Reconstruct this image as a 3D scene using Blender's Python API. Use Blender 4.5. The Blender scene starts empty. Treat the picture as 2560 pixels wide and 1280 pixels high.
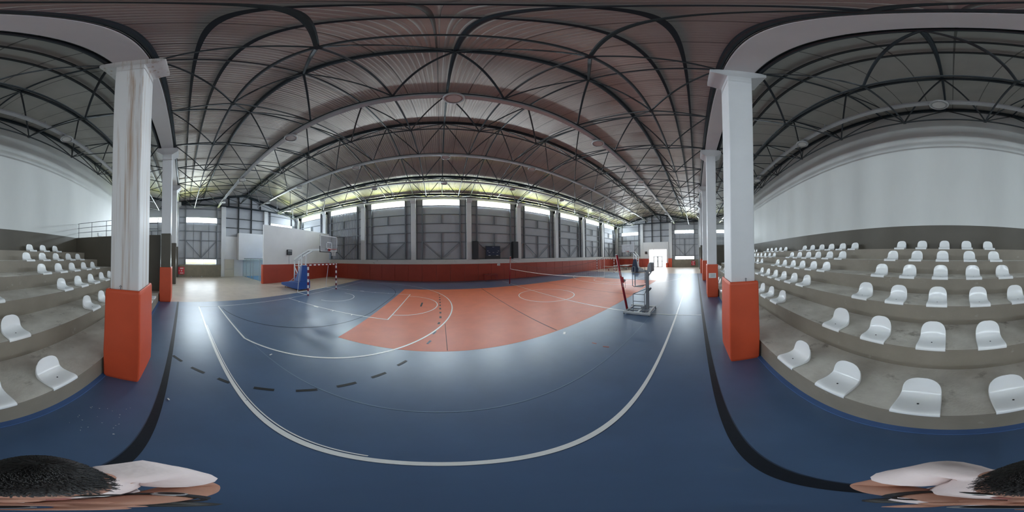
import bpy, bmesh, math, random
from mathutils import Vector, Matrix, noise as mnoise
PI = math.pi
random.seed(7)
scene = bpy.context.scene
C = scene.collection

# ------------------------------------------------------------------ camera
H = 2.5
RM = [[0.9026768, 0.43025837, 0.00723379], [-0.4301547, 0.90266902, -0.01247328], [-0.01189646, 0.00814769, 0.99989604]]
cam_d = bpy.data.cameras.new('camera')
cam_d.type = 'PANO'
for holder in (cam_d, getattr(cam_d, 'cycles', None)):
    try:
        holder.panorama_type = 'EQUIRECTANGULAR'
    except Exception:
        pass
cam_d.clip_start = 0.02
cam_d.clip_end = 500
cam = bpy.data.objects.new('camera', cam_d)
C.objects.link(cam)
r0 = Vector([RM[i][0] for i in range(3)])
f0 = Vector([RM[i][1] for i in range(3)])
u0 = Vector([RM[i][2] for i in range(3)])
mw = Matrix.Identity(4)
for i in range(3):
    mw[i][0] = r0[i]; mw[i][1] = u0[i]; mw[i][2] = -f0[i]
mw.translation = Vector((0, 0, H))
cam.matrix_world = mw
scene.camera = cam

# ------------------------------------------------------------------ world, daylight, exposure
scene.view_settings.view_transform = 'Standard'
scene.view_settings.look = 'None'
scene.view_settings.gamma = 1.0
scene.view_settings.use_curve_mapping = False
scene.view_settings.exposure = 2.8
scene.cycles.max_bounces = 8
scene.cycles.diffuse_bounces = 5
scene.cycles.glossy_bounces = 3
scene.cycles.transparent_max_bounces = 12
scene.cycles.transmission_bounces = 4
scene.cycles.sample_clamp_indirect = 6.0
scene.cycles.caustics_reflective = False
scene.cycles.caustics_refractive = False
scene.cycles.use_denoising = True
scene.cycles.use_adaptive_sampling = True
world = bpy.data.worlds.new('sky')
scene.world = world
world.use_nodes = True
wn = world.node_tree
bg = wn.nodes['Background']
bg.inputs['Color'].default_value = (0.93, 0.97, 1.0, 1)
bg.inputs['Strength'].default_value = 0.8

SKY = 17.0          # radiance of the overcast sky seen by each opening
LAWN = 9.0         # light thrown up by the lawn outside
def area(name, loc, direction, sx, sy, power, color):
    l = bpy.data.lights.new(name, 'AREA')
    l.shape = 'RECTANGLE'; l.size = sx; l.size_y = sy
    l.energy = power; l.color = color
    o = bpy.data.objects.new(name, l)
    C.objects.link(o)
    o.location = loc
    o.rotation_euler = Vector(direction).to_track_quat('-Z', 'Y').to_euler()
    return o

# ------------------------------------------------------------------ materials
MATS = {}
def nd(nt, t, **kw):
    n = nt.nodes.new(t)
    for k, v in kw.items():
        setattr(n, k, v)
    return n
def mat(name, col, rough=0.6, metal=0.0, var=0.0, vscale=2.0, stretch=(1, 1, 1), bump=0.0, bscale=40.0, spec=0.5,
        col2=None, blotch=None, coat=0.0):
    """base colour broken up by noise; col2 = second colour the noise mixes in; blotch = (colour, scale, threshold)"""
    if name in MATS:
        return MATS[name]
    m = bpy.data.materials.new(name); m.use_nodes = True
    nt = m.node_tree; b = nt.nodes['Principled BSDF']
    b.inputs['Roughness'].default_value = rough
    b.inputs['Metallic'].default_value = metal
    b.inputs['Specular IOR Level'].default_value = spec
    b.inputs['Coat Weight'].default_value = coat; b.inputs['Coat Roughness'].default_value = 0.36
    c4 = (*col, 1)
    tc = nd(nt, 'ShaderNodeTexCoord'); mp = nd(nt, 'ShaderNodeMapping')
    mp.inputs['Scale'].default_value = stretch
    nt.links.new(tc.outputs['Object'], mp.inputs['Vector'])
    no = nd(nt, 'ShaderNodeTexNoise')
    no.inputs['Scale'].default_value = vscale; no.inputs['Detail'].default_value = 6; no.inputs['Roughness'].default_value = 0.6
    nt.links.new(mp.outputs[0], no.inputs['Vector'])
    rp = nd(nt, 'ShaderNodeValToRGB')
    rp.color_ramp.elements[0].position = 0.3; rp.color_ramp.elements[1].position = 0.7
    d = col2 if col2 else tuple(max(0, x * (1 - var)) for x in col)
    e = col if col2 else tuple(min(1, x * (1 + var)) for x in col)
    rp.color_ramp.elements[0].color = (*d, 1); rp.color_ramp.elements[1].color = (*e, 1)
    nt.links.new(no.outputs['Fac'], rp.inputs['Fac'])
    out = rp.outputs['Color']
    if blotch:
        n2 = nd(nt, 'ShaderNodeTexNoise'); n2.inputs['Scale'].default_value = blotch[1]; n2.inputs['Detail'].default_value = 8
        n2.inputs['Roughness'].default_value = 0.65
        nt.links.new(mp.outputs[0], n2.inputs['Vector'])
        r2 = nd(nt, 'ShaderNodeValToRGB')
        r2.color_ramp.elements[0].position = blotch[2]; r2.color_ramp.elements[1].position = blotch[2] + (blotch[3] if len(blotch) > 3 else 0.05)
        r2.color_ramp.elements[0].color = (0, 0, 0, 1); r2.color_ramp.elements[1].color = (1, 1, 1, 1)
        nt.links.new(n2.outputs['Fac'], r2.inputs['Fac'])
        mx = nd(nt, 'ShaderNodeMix', data_type='RGBA')
        nt.links.new(r2.outputs['Color'], mx.inputs[0]); nt.links.new(out, mx.inputs[6])
        mx.inputs[7].default_value = (*blotch[0], 1)
        out = mx.outputs[2]
    nt.links.new(out, b.inputs['Base Color'])
    if bump:
        n3 = nd(nt, 'ShaderNodeTexNoise'); n3.inputs['Scale'].default_value = bscale; n3.inputs['Detail'].default_value = 3
        nt.links.new(mp.outputs[0], n3.inputs['Vector'])
        bp = nd(nt, 'ShaderNodeBump'); bp.inputs['Strength'].default_value = bump; bp.inputs['Distance'].default_value = 0.02
        nt.links.new(n3.outputs['Fac'], bp.inputs['Height']); nt.links.new(bp.outputs[0], b.inputs['Normal'])
    MATS[name] = m
    return m

def ribbed(name, col, axis, period, seam, rough=0.5, metal=0.0, strength=0.5, seamdark=0.35):
    """profiled sheet: ribs that vary along one axis and a dark lap every few ribs"""
    m = mat(name, col, rough, metal, var=0.10, vscale=0.7)
    nt = m.node_tree; b = nt.nodes['Principled BSDF']
    tc = nd(nt, 'ShaderNodeTexCoord'); sp = nd(nt, 'ShaderNodeSeparateXYZ')
    nt.links.new(tc.outputs['Object'], sp.inputs[0])
    a = sp.outputs[axis]
    def math_(op, x, y=None):
        n = nd(nt, 'ShaderNodeMath', operation=op)
        for i, v in enumerate((x, y)):
            if v is None: continue
            if isinstance(v, (int, float)): n.inputs[i].default_value = v
            else: nt.links.new(v, n.inputs[i])
        return n.outputs[0]
    s = math_('SINE', math_('MULTIPLY', a, 2 * PI / period))
    s = math_('POWER', math_('MAXIMUM', s, 0.0), 0.5)
    bp = nd(nt, 'ShaderNodeBump'); bp.inputs['Strength'].default_value = strength; bp.inputs['Distance'].default_value = 0.03
    nt.links.new(s, bp.inputs['Height']); nt.links.new(bp.outputs[0], b.inputs['Normal'])
    fr = math_('FRACT', math_('DIVIDE', a, seam))
    lt = math_('LESS_THAN', fr, 0.03)
    src = b.inputs['Base Color'].links[0].from_socket
    mx = nd(nt, 'ShaderNodeMix', data_type='RGBA'); nt.links.new(lt, mx.inputs[0]); nt.links.new(src, mx.inputs[6])
    mx.inputs[7].default_value = (*[c * seamdark for c in col], 1)
    nt.links.new(mx.outputs[2], b.inputs['Base Color'])
    return m

def striped(name, axis, period, cola, colb, phase=0.0, rough=0.4):
    m = bpy.data.materials.new(name); m.use_nodes = True
    nt = m.node_tree; b = nt.nodes['Principled BSDF']; b.inputs['Roughness'].default_value = rough
    tc = nd(nt, 'ShaderNodeTexCoord'); sp = nd(nt, 'ShaderNodeSeparateXYZ'); nt.links.new(tc.outputs['Object'], sp.inputs[0])
    a1 = nd(nt, 'ShaderNodeMath', operation='ADD'); nt.links.new(sp.outputs[axis], a1.inputs[0]); a1.inputs[1].default_value = phase
    a2 = nd(nt, 'ShaderNodeMath', operation='DIVIDE'); nt.links.new(a1.outputs[0], a2.inputs[0]); a2.inputs[1].default_value = period
    a3 = nd(nt, 'ShaderNodeMath', operation='FRACT'); nt.links.new(a2.outputs[0], a3.inputs[0])
    a4 = nd(nt, 'ShaderNodeMath', operation='LESS_THAN'); nt.links.new(a3.outputs[0], a4.inputs[0]); a4.inputs[1].default_value = 0.5
    mx = nd(nt, 'ShaderNodeMix', data_type='RGBA'); nt.links.new(a4.outputs[0], mx.inputs[0])
    mx.inputs[6].default_value = (*cola, 1); mx.inputs[7].default_value = (*colb, 1)
    nt.links.new(mx.outputs[2], b.inputs['Base Color'])
    return m

def glassy(name, tint=(1, 1, 1), refl=0.08, rough=0.05, haze=0.0, hazecol=(0.8, 0.8, 0.8)):
    m = bpy.data.materials.new(name); m.use_nodes = True
    nt = m.node_tree; nt.nodes.clear()
    o = nd(nt, 'ShaderNodeOutputMaterial'); t = nd(nt, 'ShaderNodeBsdfTransparent'); t.inputs[0].default_value = (*tint, 1)
    g = nd(nt, 'ShaderNodeBsdfGlossy'); g.inputs['Roughness'].default_value = rough
    mx = nd(nt, 'ShaderNodeMixShader'); mx.inputs[0].default_value = refl
    nt.links.new(t.outputs[0], mx.inputs[1]); nt.links.new(g.outputs[0], mx.inputs[2])
    last = mx
    if haze:
        df = nd(nt, 'ShaderNodeBsdfDiffuse'); df.inputs[0].default_value = (*hazecol, 1)
        m2 = nd(nt, 'ShaderNodeMixShader'); m2.inputs[0].default_value = haze
        nt.links.new(mx.outputs[0], m2.inputs[1]); nt.links.new(df.outputs[0], m2.inputs[2]); last = m2
    nt.links.new(last.outputs[0], o.inputs[0])
    return m

M = {}
M['tile'] = mat('beige_terrazzo', (0.62, 0.52, 0.43), 0.33, var=0.10, vscale=1.5, blotch=((0.58, 0.50, 0.42), 3.0, 0.55, 0.2))
M['blue'] = mat('blue_court_paint', (0.054, 0.110, 0.215), 0.38, var=0.13, vscale=1.2, bump=0.05, bscale=6, blotch=((0.082, 0.135, 0.22), 2.2, 0.64, 0.12), spec=1.0, coat=0.5)
M['orange'] = mat('orange_court_paint', (0.72, 0.160, 0.066), 0.42, var=0.07, vscale=1.6, bump=0.05, bscale=6, spec=0.6, coat=0.0)
M['blueedge'] = mat('blue_edge_paint', (0.07, 0.14, 0.32), 0.4, var=0.1)
M['line'] = mat('white_line_paint', (0.86, 0.86, 0.84), 0.38, spec=0.9, coat=0.6, var=0.03, vscale=30, blotch=((0.12, 0.18, 0.27), 9.0, 0.69, 0.02))
M['thinline'] = mat('pale_seam', (0.20, 0.28, 0.38), 0.4, var=0.1)
M['dark'] = mat('dark_joint_strip', (0.012, 0.017, 0.026), 0.35, var=0.15, vscale=20)
M['darkarc'] = mat('dark_arc_paint', (0.03, 0.05, 0.09), 0.4)
M['tape'] = mat('black_tape', (0.012, 0.013, 0.015), 0.45)
M['redjoint'] = mat('brown_joint', (0.20, 0.05, 0.03), 0.5)
M['white'] = mat('white_wall_paint', (0.72, 0.71, 0.72), 0.7, var=0.035, vscale=0.8, bump=0.06, bscale=12)
M['backwall'] = mat('stand_back_wall_paint', (0.66, 0.67, 0.65), 0.6, var=0.05, vscale=0.5, stretch=(1, 1, 0.3))
M['colwhite'] = mat('column_white_paint', (0.70, 0.70, 0.71), 0.6, var=0.03, vscale=1.5, bump=0.08, bscale=9)
M['colstain'] = mat('column_white_paint_rust_runs', (0.70, 0.69, 0.68), 0.6, var=0.03, vscale=3, stretch=(1, 1, 0.02),
                    blotch=((0.44, 0.33, 0.25), 9.0, 0.53, 0.14))
M['brown'] = mat('taupe_wall_paint', (0.085, 0.073, 0.054), 0.45, var=0.07, vscale=1.0, spec=0.4)
M['taupe'] = mat('taupe_dado', (0.23, 0.195, 0.14), 0.6, var=0.12, vscale=2.0, blotch=((0.34, 0.31, 0.26), 2.6, 0.62, 0.1))
M['tread'] = mat('bare_concrete', (0.80, 0.765, 0.69), 0.75, var=0.16, vscale=1.3, col2=(0.52, 0.475, 0.41), bump=0.15, bscale=25, blotch=((0.20, 0.165, 0.13), 1.9, 0.58, 0.16))
M['riser'] = mat('painted_riser', (0.25, 0.218, 0.175), 0.6, var=0.10, vscale=1.5, bump=0.08, bscale=15, blotch=((0.40, 0.37, 0.32), 3.2, 0.63, 0.14))
M['pad'] = mat('orange_padding_vinyl', (0.60, 0.078, 0.024), 0.5, var=0.05, vscale=2, bump=0.08, bscale=5)
M['redpad'] = mat('red_padding_vinyl', (0.36, 0.045, 0.024), 0.5, var=0.06, vscale=2, bump=0.06, bscale=5)
M['grey'] = mat('grey_wall_sheet', (0.43, 0.44, 0.47), 0.6, var=0.06, vscale=0.9)
M['frame'] = mat('grey_steel_frame', (0.16, 0.17, 0.19), 0.5, metal=0.0, var=0.06)
M['steel'] = mat('dark_green_steel', (0.018, 0.024, 0.028), 0.42, var=0.12, vscale=4)
M['chord'] = mat('blue_black_steel', (0.016, 0.026, 0.034), 0.38, var=0.12, vscale=4)
M['galv'] = mat('galvanised_tray', (0.42, 0.42, 0.43), 0.45, metal=0.3, var=0.08)
M['roof'] = ribbed('roof_sheet', (0.50, 0.45, 0.41), 0, 0.12, 1.0, rough=0.42, metal=0.25, strength=0.7)
M['roof2'] = ribbed('stand_roof_sheet', (0.42, 0.41, 0.375), 0, 0.5, 1.0, rough=0.55, metal=0.0, strength=0.12)
M['corr'] = ribbed('corrugated_grey_sheet', (0.36, 0.37, 0.40), 0, 0.2, 5.0, rough=0.5, strength=1.0)
M['seat'] = mat('white_seat_plastic', (0.88, 0.89, 0.89), 0.2, var=0.012, vscale=5, spec=0.5)
M['bolt'] = mat('dark_bolt', (0.03, 0.03, 0.03), 0.5)
M['alu'] = mat('white_window_frame', (0.62, 0.63, 0.65), 0.4)
M['glass'] = glassy('window_glass', (0.97, 0.98, 0.98), 0.06)
M['roomglass'] = glassy('room_glass', (0.88, 0.94, 0.93), 0.08, haze=0.06, hazecol=(0.75, 0.82, 0.82))
M['acrylic'] = glassy('clear_backboard', (0.80, 0.81, 0.82), 0.08, haze=0.30, hazecol=(0.55, 0.56, 0.58))
M['acrylic2'] = glassy('scratched_backboard', (0.92, 0.93, 0.94), 0.08, haze=0.45, hazecol=(0.78, 0.80, 0.83))
M['wsteel'] = mat('white_steel', (0.74, 0.75, 0.77), 0.35)
M['black'] = mat('black_rubber', (0.015, 0.015, 0.017), 0.5)
M['charcoal'] = mat('charcoal_panel', (0.028, 0.031, 0.038), 0.45, var=0.1)
M['navy'] = mat('navy_vinyl', (0.016, 0.026, 0.062), 0.45, var=0.06)
M['royal'] = mat('royal_blue_vinyl', (0.018, 0.075, 0.31), 0.4, var=0.06)
M['rim'] = mat('red_rim', (0.42, 0.03, 0.03), 0.4)
M['postred'] = mat('dark_red_post', (0.30, 0.012, 0.022), 0.35)
M['greysteel'] = mat('grey_painted_steel', (0.22, 0.235, 0.255), 0.4, metal=0.2, var=0.08)
M['lightsteel'] = mat('light_grey_steel', (0.46, 0.47, 0.48), 0.45, metal=0.2, var=0.06)
M['netcord'] = mat('net_cord', (0.10, 0.09, 0.09), 0.7)
M['netwhite'] = mat('white_net_tape', (0.8, 0.78, 0.76), 0.6)
M['paper'] = mat('paper', (0.75, 0.75, 0.73), 0.7)
M['ink'] = mat('ink', (0.10, 0.10, 0.11), 0.7)
M['firered'] = mat('fire_red', (0.55, 0.02, 0.035), 0.35)
M['door'] = mat('cream_door', (0.60, 0.55, 0.46), 0.5, var=0.03)
M['poolblue'] = mat('blue_room_paint', (0.11, 0.38, 0.75), 0.5)
M['grass'] = mat('lawn', (0.16, 0.30, 0.05), 0.9, var=0.3, vscale=0.5)
M['wood'] = mat('worn_table_top', (0.45, 0.40, 0.34), 0.5, var=0.1)
M['tablered'] = mat('dark_red_table_frame', (0.30, 0.03, 0.03), 0.45)
M['lamp'] = mat('lamp_ring', (0.40, 0.40, 0.40), 0.4, metal=0.3)
M['lens'] = mat('lamp_lens', (0.62, 0.62, 0.60), 0.3)
M['skin'] = mat('skin', (0.46, 0.235, 0.16), 0.55, var=0.08, vscale=14, bump=0.05, bscale=120)
M['shirt'] = mat('pale_pink_white_cotton', (0.80, 0.69, 0.67), 0.85, var=0.03, vscale=9, bump=0.35, bscale=14)
M['hair'] = mat('black_hair', (0.012, 0.010, 0.009), 0.5, col2=(0.004, 0.0035, 0.003), vscale=60)
M['trouser'] = mat('dark_trousers', (0.03, 0.035, 0.05), 0.8)
M['shoe'] = mat('dark_shoes', (0.03, 0.028, 0.026), 0.5)
M['slab'] = mat('outside_concrete', (0.62, 0.62, 0.60), 0.9)

# ------------------------------------------------------------------ mesh helpers
class MB:
    def __init__(s):
        s.v = []; s.f = []; s.mi = []; s.cur = 0
    def add(s, vs, fs):
        o = len(s.v); s.v += [tuple(p) for p in vs]
        for f in fs:
            s.f.append(tuple(i + o for i in f)); s.mi.append(s.cur)
        return s
    def box(s, x0, x1, y0, y1, z0, z1):
        vs = [(x, y, z) for z in (z0, z1) for y in (y0, y1) for x in (x0, x1)]
        return s.add(vs, [(0, 2, 3, 1), (4, 5, 7, 6), (0, 1, 5, 4), (2, 6, 7, 3), (0, 4, 6, 2), (1, 3, 7, 5)])
    def cbox(s, c, sx, sy, sz, rz=0.0):
        x, y, z = c; ca, sa = math.cos(rz), math.sin(rz)
        vs = []
        for dz in (-sz / 2, sz / 2):
            for dy in (-sy / 2, sy / 2):
                for dx in (-sx / 2, sx / 2):
                    vs.append((x + dx * ca - dy * sa, y + dx * sa + dy * ca, z + dz))
        return s.add(vs, [(0, 2, 3, 1), (4, 5, 7, 6), (0, 1, 5, 4), (2, 6, 7, 3), (0, 4, 6, 2), (1, 3, 7, 5)])
    def bar(s, p, q, w, h=None):
        """square bar between two points"""
        p = Vector(p); q = Vector(q); d = (q - p).normalized(); h = h or w
        up = Vector((0, 0, 1)) if abs(d.z) < 0.95 else Vector((1, 0, 0))
        a = d.cross(up).normalized(); b = a.cross(d).normalized()
        vs = []
        for o in (p, q):
            for sa, sb in ((-1, -1), (1, -1), (1, 1), (-1, 1)):
                vs.append(o + a * sa * w / 2 + b * sb * h / 2)
        return s.add(vs, [(0, 1, 2, 3), (7, 6, 5, 4), (0, 4, 5, 1), (1, 5, 6, 2), (2, 6, 7, 3), (3, 7, 4, 0)])
    def tube(s, pts, r, n=8, closed=False):
        pts = [Vector(p) for p in pts]
        k = len(pts); rr = r if isinstance(r, (list, tuple)) else [r] * k
        rings = []; a = None
        for i, p in enumerate(pts):
            if closed:
                d = pts[(i + 1) % k] - pts[i - 1]
            else:
                d = pts[min(i + 1, k - 1)] - pts[max(i - 1, 0)]
            d.normalize()
            if a is None:
                up = Vector((0, 0, 1)) if abs(d.z) < 0.95 else Vector((1, 0, 0))
                a = d.cross(up).normalized()
            else:
                a = (a - d * a.dot(d)).normalized()
            b = d.cross(a)
            rings.append([p + (a * math.cos(2 * PI * j / n) + b * math.sin(2 * PI * j / n)) * rr[i] for j in range(n)])
        vs = [p for r_ in rings for p in r_]; fs = []
        for i in range(k if closed else k - 1):
            for j in range(n):
                i2 = (i + 1) % k
                fs.append((i * n + j, i * n + (j + 1) % n, i2 * n + (j + 1) % n, i2 * n + j))
        if not closed:
            fs.append(tuple(range(n - 1, -1, -1))); fs.append(tuple((k - 1) * n + j for j in range(n)))
        return s.add(vs, fs)
    def prism_x(s, poly, x0, x1):
        """poly of (y,z) extruded along x"""
        n = len(poly)
        vs = [(x0, y, z) for y, z in poly] + [(x1, y, z) for y, z in poly]
        fs = [tuple(range(n - 1, -1, -1)), tuple(range(n, 2 * n))] + [(i, (i + 1) % n, n + (i + 1) % n, n + i) for i in range(n)]
        return s.add(vs, fs)
    def prism_y(s, poly, y0, y1):
        n = len(poly)
        vs = [(x, y0, z) for x, z in poly] + [(x, y1, z) for x, z in poly]
        fs = [tuple(range(n)), tuple(range(2 * n - 1, n - 1, -1))] + [(i, n + i, n + (i + 1) % n, (i + 1) % n) for i in range(n)]
        return s.add(vs, fs)
    def disc(s, c, r, z0, z1, n=24, axis='z'):
        x, y, z = c
        def P(a, t):
            if axis == 'z': return (x + r * math.cos(a), y + r * math.sin(a), z + t)
            if axis == 'y': return (x + r * math.cos(a), y + t, z + r * math.sin(a))
            return (x + t, y + r * math.cos(a), z + r * math.sin(a))
        vs = [P(2 * PI * i / n, t) for t in (z0, z1) for i in range(n)]
        fs = [tuple(range(n - 1, -1, -1)), tuple(range(n, 2 * n))] + [(i, (i + 1) % n, n + (i + 1) % n, n + i) for i in range(n)]
        return s.add(vs, fs)
    def strip(s, pts, w, z, closed=False, th=0.0):
        """flat ribbon on the floor along xy points"""
        n = len(pts); vs = []
        for i, (x, y) in enumerate(pts):
            if closed: a, b = pts[i - 1], pts[(i + 1) % n]
            else: a, b = pts[max(i - 1, 0)], pts[min(i + 1, n - 1)]
            dx, dy = b[0] - a[0], b[1] - a[1]; L = math.hypot(dx, dy) or 1
            nx, ny = -dy / L * w / 2, dx / L * w / 2
            vs += [(x + nx, y + ny, z), (x - nx, y - ny, z)]
        fs = []
        for i in range(n if closed else n - 1):
            j = (i + 1) % n
            fs.append((2 * i, 2 * i + 1, 2 * j + 1, 2 * j))
        return s.add(vs, fs)
    def build(s, name, mats, parent=None, smooth=False, bevel=0.0, fix=True):
        me = bpy.data.meshes.new(name)
        me.from_pydata(s.v, [], s.f)
        if not isinstance(mats, (list, tuple)): mats = [mats]
        for m in mats: me.materials.append(m)
        for p, i in zip(me.polygons, s.mi): p.material_index = i
        if fix:
            bm = bmesh.new(); bm.from_mesh(me); bmesh.ops.recalc_face_normals(bm, faces=bm.faces); bm.to_mesh(me); bm.free()
        if smooth:
            for p in me.polygons: p.use_smooth = True
        o = bpy.data.objects.new(name, me); C.objects.link(o)
        if parent: o.parent = parent
        if bevel:
            b = o.modifiers.new('edge', 'BEVEL'); b.width = bevel; b.segments = 2; b.limit_method = 'ANGLE'
        return o
def tag(o, label, cat, group=None, kind=None):
    o['label'] = label; o['category'] = cat
    if group: o['group'] = group
    if kind: o['kind'] = kind
    return o
def thing(name, label, cat, loc=(0, 0, 0), rz=0.0, group=None):
    o = bpy.data.objects.new(name, None); C.objects.link(o)
    o.location = loc; o.rotation_euler = (0, 0, rz); o.empty_display_size = 0.2
    return tag(o, label, cat, group)
def struct(o, label=None):
    o['kind'] = 'structure'
    if label: o['label'] = label
    return o
def dup(root, loc=None, rz=None):
    r = root.copy(); C.objects.link(r)
    if loc is not None: r.location = loc
    if rz is not None: r.rotation_euler = (0, 0, rz)
    for ch in list(root.children):
        c = ch.copy(); C.objects.link(c); c.parent = r
        for g in list(ch.children):
            d = g.copy(); C.objects.link(d); d.parent = c
    return r
def arc(cx, cy, r, a0, a1, n=48):
    return [(cx + r * math.cos(math.radians(a0 + (a1 - a0) * i / n)), cy + r * math.sin(math.radians(a0 + (a1 - a0) * i / n))) for i in range(n + 1)]

ORD = ['first', 'second', 'third', 'fourth', 'fifth', 'sixth', 'seventh', 'eighth', 'ninth', 'tenth', 'eleventh', 'twelfth']
# ------------------------------------------------------------------ key dimensions
XW, XE = -20.7, 33.6        # inner faces of the end walls
YN, YS = 17.3, -7.34        # window wall, wall behind the stand
CX = 6.45                   # middle of the court
BAY = [-2.79 + 6 * k for k in range(-3, 7)]
def mirx(x): return 2 * CX - x
# ------------------------------------------------------------------ outside ground
g = MB().box(-90, 100, -60, 90, -0.35, -0.25).build('lawn', M['grass'])
struct(g, 'green lawn outside the hall')

# ------------------------------------------------------------------ floor and court markings
fl = struct(MB().box(XW - 0.6, XE + 0.6, YS - 0.4, YN + 0.7, -0.2, 0.0).build('floor', M['tile']), 'glossy beige floor with the painted court on it')
def fpart(mb, name, m, label=None):
    o = mb.build(name, m, fl, fix=False)
    if label: o['label'] = label
    return o
BX0, BX1 = -8.88, mirx(-8.88)
fpart(MB().box(BX0, BX1, -1.34, YN - 0.02, 0.0, 0.004), 'court_surface', M['blue'], 'blue painted court surface')
fpart(MB().box(-2.77, mirx(-2.77), 3.86, 12.72, 0.003, 0.006), 'court_zone', M['orange'], 'orange painted rectangle in the middle of the court')
fpart(MB().box(BX0, BX1, -1.33, -1.24, 0.003, 0.02), 'edge_band', M['blueedge'], 'brighter blue band along the foot of the stand')
ZL = 0.0085
def line(pts, w=0.055, m='line', z=ZL, name='court_line', closed=False, label=None):
    return fpart(MB().strip(pts, w, z, closed), name, M[m], label)
line([(-7.95, 0.79), (20.85, 0.79)], 0.062, label='white sideline')
line([(-5.6, 0.845), (-0.4, 0.845)], 0.016)
line([(-7.95, 16.0), (20.85, 16.0)], 0.05)
line([(6.45, -0.2), (6.45, 16.0)], 0.05, label='white halfway line')
line(arc(6.45, 8.42, 1.79, 0, 360, 72)[:-1], 0.05, closed=True, label='white centre circle')
line([(BX0, 1.80), (BX1, 1.80)], 0.018, 'thinline', 0.0075, 'floor_seam')
fpart(MB().box(BX0, BX1, -0.315, -0.215, 0.003, 0.010), 'joint_strip', M['dark'], 'dark joint strip running the length of the court')
for sx in (0, 1):
    X = (lambda x: x) if sx == 0 else mirx
    line([(X(-7.95), 0.79), (X(-7.95), 16.0)], 0.05, label='white end line')
    a = math.degrees(math.asin((8.41 - 1.72) / 7.01))
    xs = -6.4 + 7.01 * math.cos(math.radians(a))
    p = [(-7.95, 1.75), (xs, 1.72)] + arc(-6.4, 8.41, 7.01, -a, a, 80)[1:-1] + [(xs, 15.1), (-7.95, 15.07)]
    line([(X(x), y) for x, y in p], 0.055, label='white three point line')
    line([(X(-7.95), 6.0), (X(-1.98), 6.0)], 0.05); line([(X(-7.95), 10.83), (X(-1.98), 10.83)], 0.05)
    line([(X(-1.98), 5.975), (X(-1.98), 10.855)], 0.05)
    line([(X(x), y) for x, y in arc(-1.98, 8.45, 1.85, -90, 90, 40)], 0.05)
    line([(X(x), y) for x, y in arc(-6.3, 8.4, 1.25, -92, 92, 40)], 0.05)
    for x in (-6.9, -5.6, -4.55, -3.55):
        w = 0.30 if x == -5.6 else 0.05
        line([(X(x) - w / 2, 5.93), (X(x) + w / 2, 5.93)], 0.09)
        line([(X(x) - w / 2, 10.90), (X(x) + w / 2, 10.90)], 0.09)
    d6 = arc(-7.95, 6.85, 5.0, -85, 0, 30) + arc(-7.95, 9.95, 5.0, 0, 85, 30)
    line([(X(x), y) for x, y in d6], 0.05, 'darkarc', 0.0072, 'goal_area_line', label='dark goal area line')
    line([(X(-0.95), 8.1), (X(-0.95), 8.85)], 0.09, 'tape', 0.0075, 'penalty_mark')
    line([(X(3.37), 3.9), (X(3.30), 12.6)], 0.05, 'redjoint', 0.0075, 'attack_line', label='thin brown line across the orange')
line([(0.17, 3.9), (0.18, 5.85)], 0.022, 'redjoint', 0.0075, 'floor_seam')
DASH = [((-3.61, -.2), (-3.35, 0)), ((-3.11, .18), (-2.88, .4)), ((-2.66, .6), (-2.48, .74)), ((-2.21, 1.04), (-2.01, 1.27)), ((-1.81, 1.51), (-1.63, 1.76)),
        ((-1.46, 2.01), (-1.28, 2.28)), ((-1.13, 2.54), (-.96, 2.79)), ((-.83, 3.12), (-.7, 3.36)), ((-.06, 5.8), (-.02, 6.0)), ((.02, 6.44), (.02, 6.68)),
        ((.02, 7.05), (.02, 7.27)), ((.02, 7.63), (.01, 7.9)), ((.01, 8.25), (.01, 8.47)), ((.01, 8.83), (.01, 9.04)), ((0, 9.4), (0, 9.64)), ((-.01, 9.99), (-.01, 10.2)),
        ((-.04, 10.71), (-.04, 10.89)), ((-.1, 11.34), (-.11, 11.54))]
for i, (a, b) in enumerate(DASH):
    line([a, b], 0.062 if i < 8 else 0.085, 'tape', 0.0078, 'tape_dash')
M['greytape'] = mat('worn_grey_tape', (0.16, 0.20, 0.25), 0.5, var=0.3, vscale=20)
line([(-.34, 4.28), (-.26, 4.49)], 0.06, 'greytape', 0.0078, 'tape_dash'); line([(-.22, 4.94), (-.13, 5.16)], 0.06, 'greytape', 0.0078, 'tape_dash')
M['redtape'] = mat('worn_red_tape', (0.30, 0.08, 0.07), 0.5)
line([(3.42, 2.05), (3.38, 2.2)], 0.05, 'redtape', 0.0078, 'tape_dash'); line([(3.42, 2.42), (3.40, 2.55)], 0.04, 'redtape', 0.0078, 'tape_dash')
line([(3.33, 3.52), (3.45, 3.62)], 0.07, 'line', 0.0078, 'tape_dash')
# small scraps of paint and litter near the camera
random.seed(3)
M['scrap'] = mat('white_scrap', (0.75, 0.75, 0.74), 0.6)
sp = MB()
for k in range(26):
    cx, cy = -1.45 + random.uniform(-.35, .35), -0.75 + random.uniform(-.25, .25)
    r = random.uniform(0.003, 0.008); a = random.uniform(0, 3)
    sp.strip([(cx, cy), (cx + r * 2 * math.cos(a), cy + r * 2 * math.sin(a))], r, 0.0075)
o = fpart(sp, 'paint_specks', M['scrap']); o['kind'] = 'stuff'
s_ = tag(MB().cbox((-2.08, -0.16, 0.017), 0.05, 0.022, 0.012, 0.5).build('paper_scrap', M['scrap'], bevel=0.004), 'tiny white paper scrap on blue floor beside the dark joint strip', 'scrap')
s_ = tag(MB().cbox((-3.17, 1.9, 0.014), 0.03, 0.08, 0.012, 0.3).build('paper_scrap', M['scrap'], bevel=0.004), 'tiny curled white scrap on blue floor inside the three point line', 'scrap')

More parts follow.
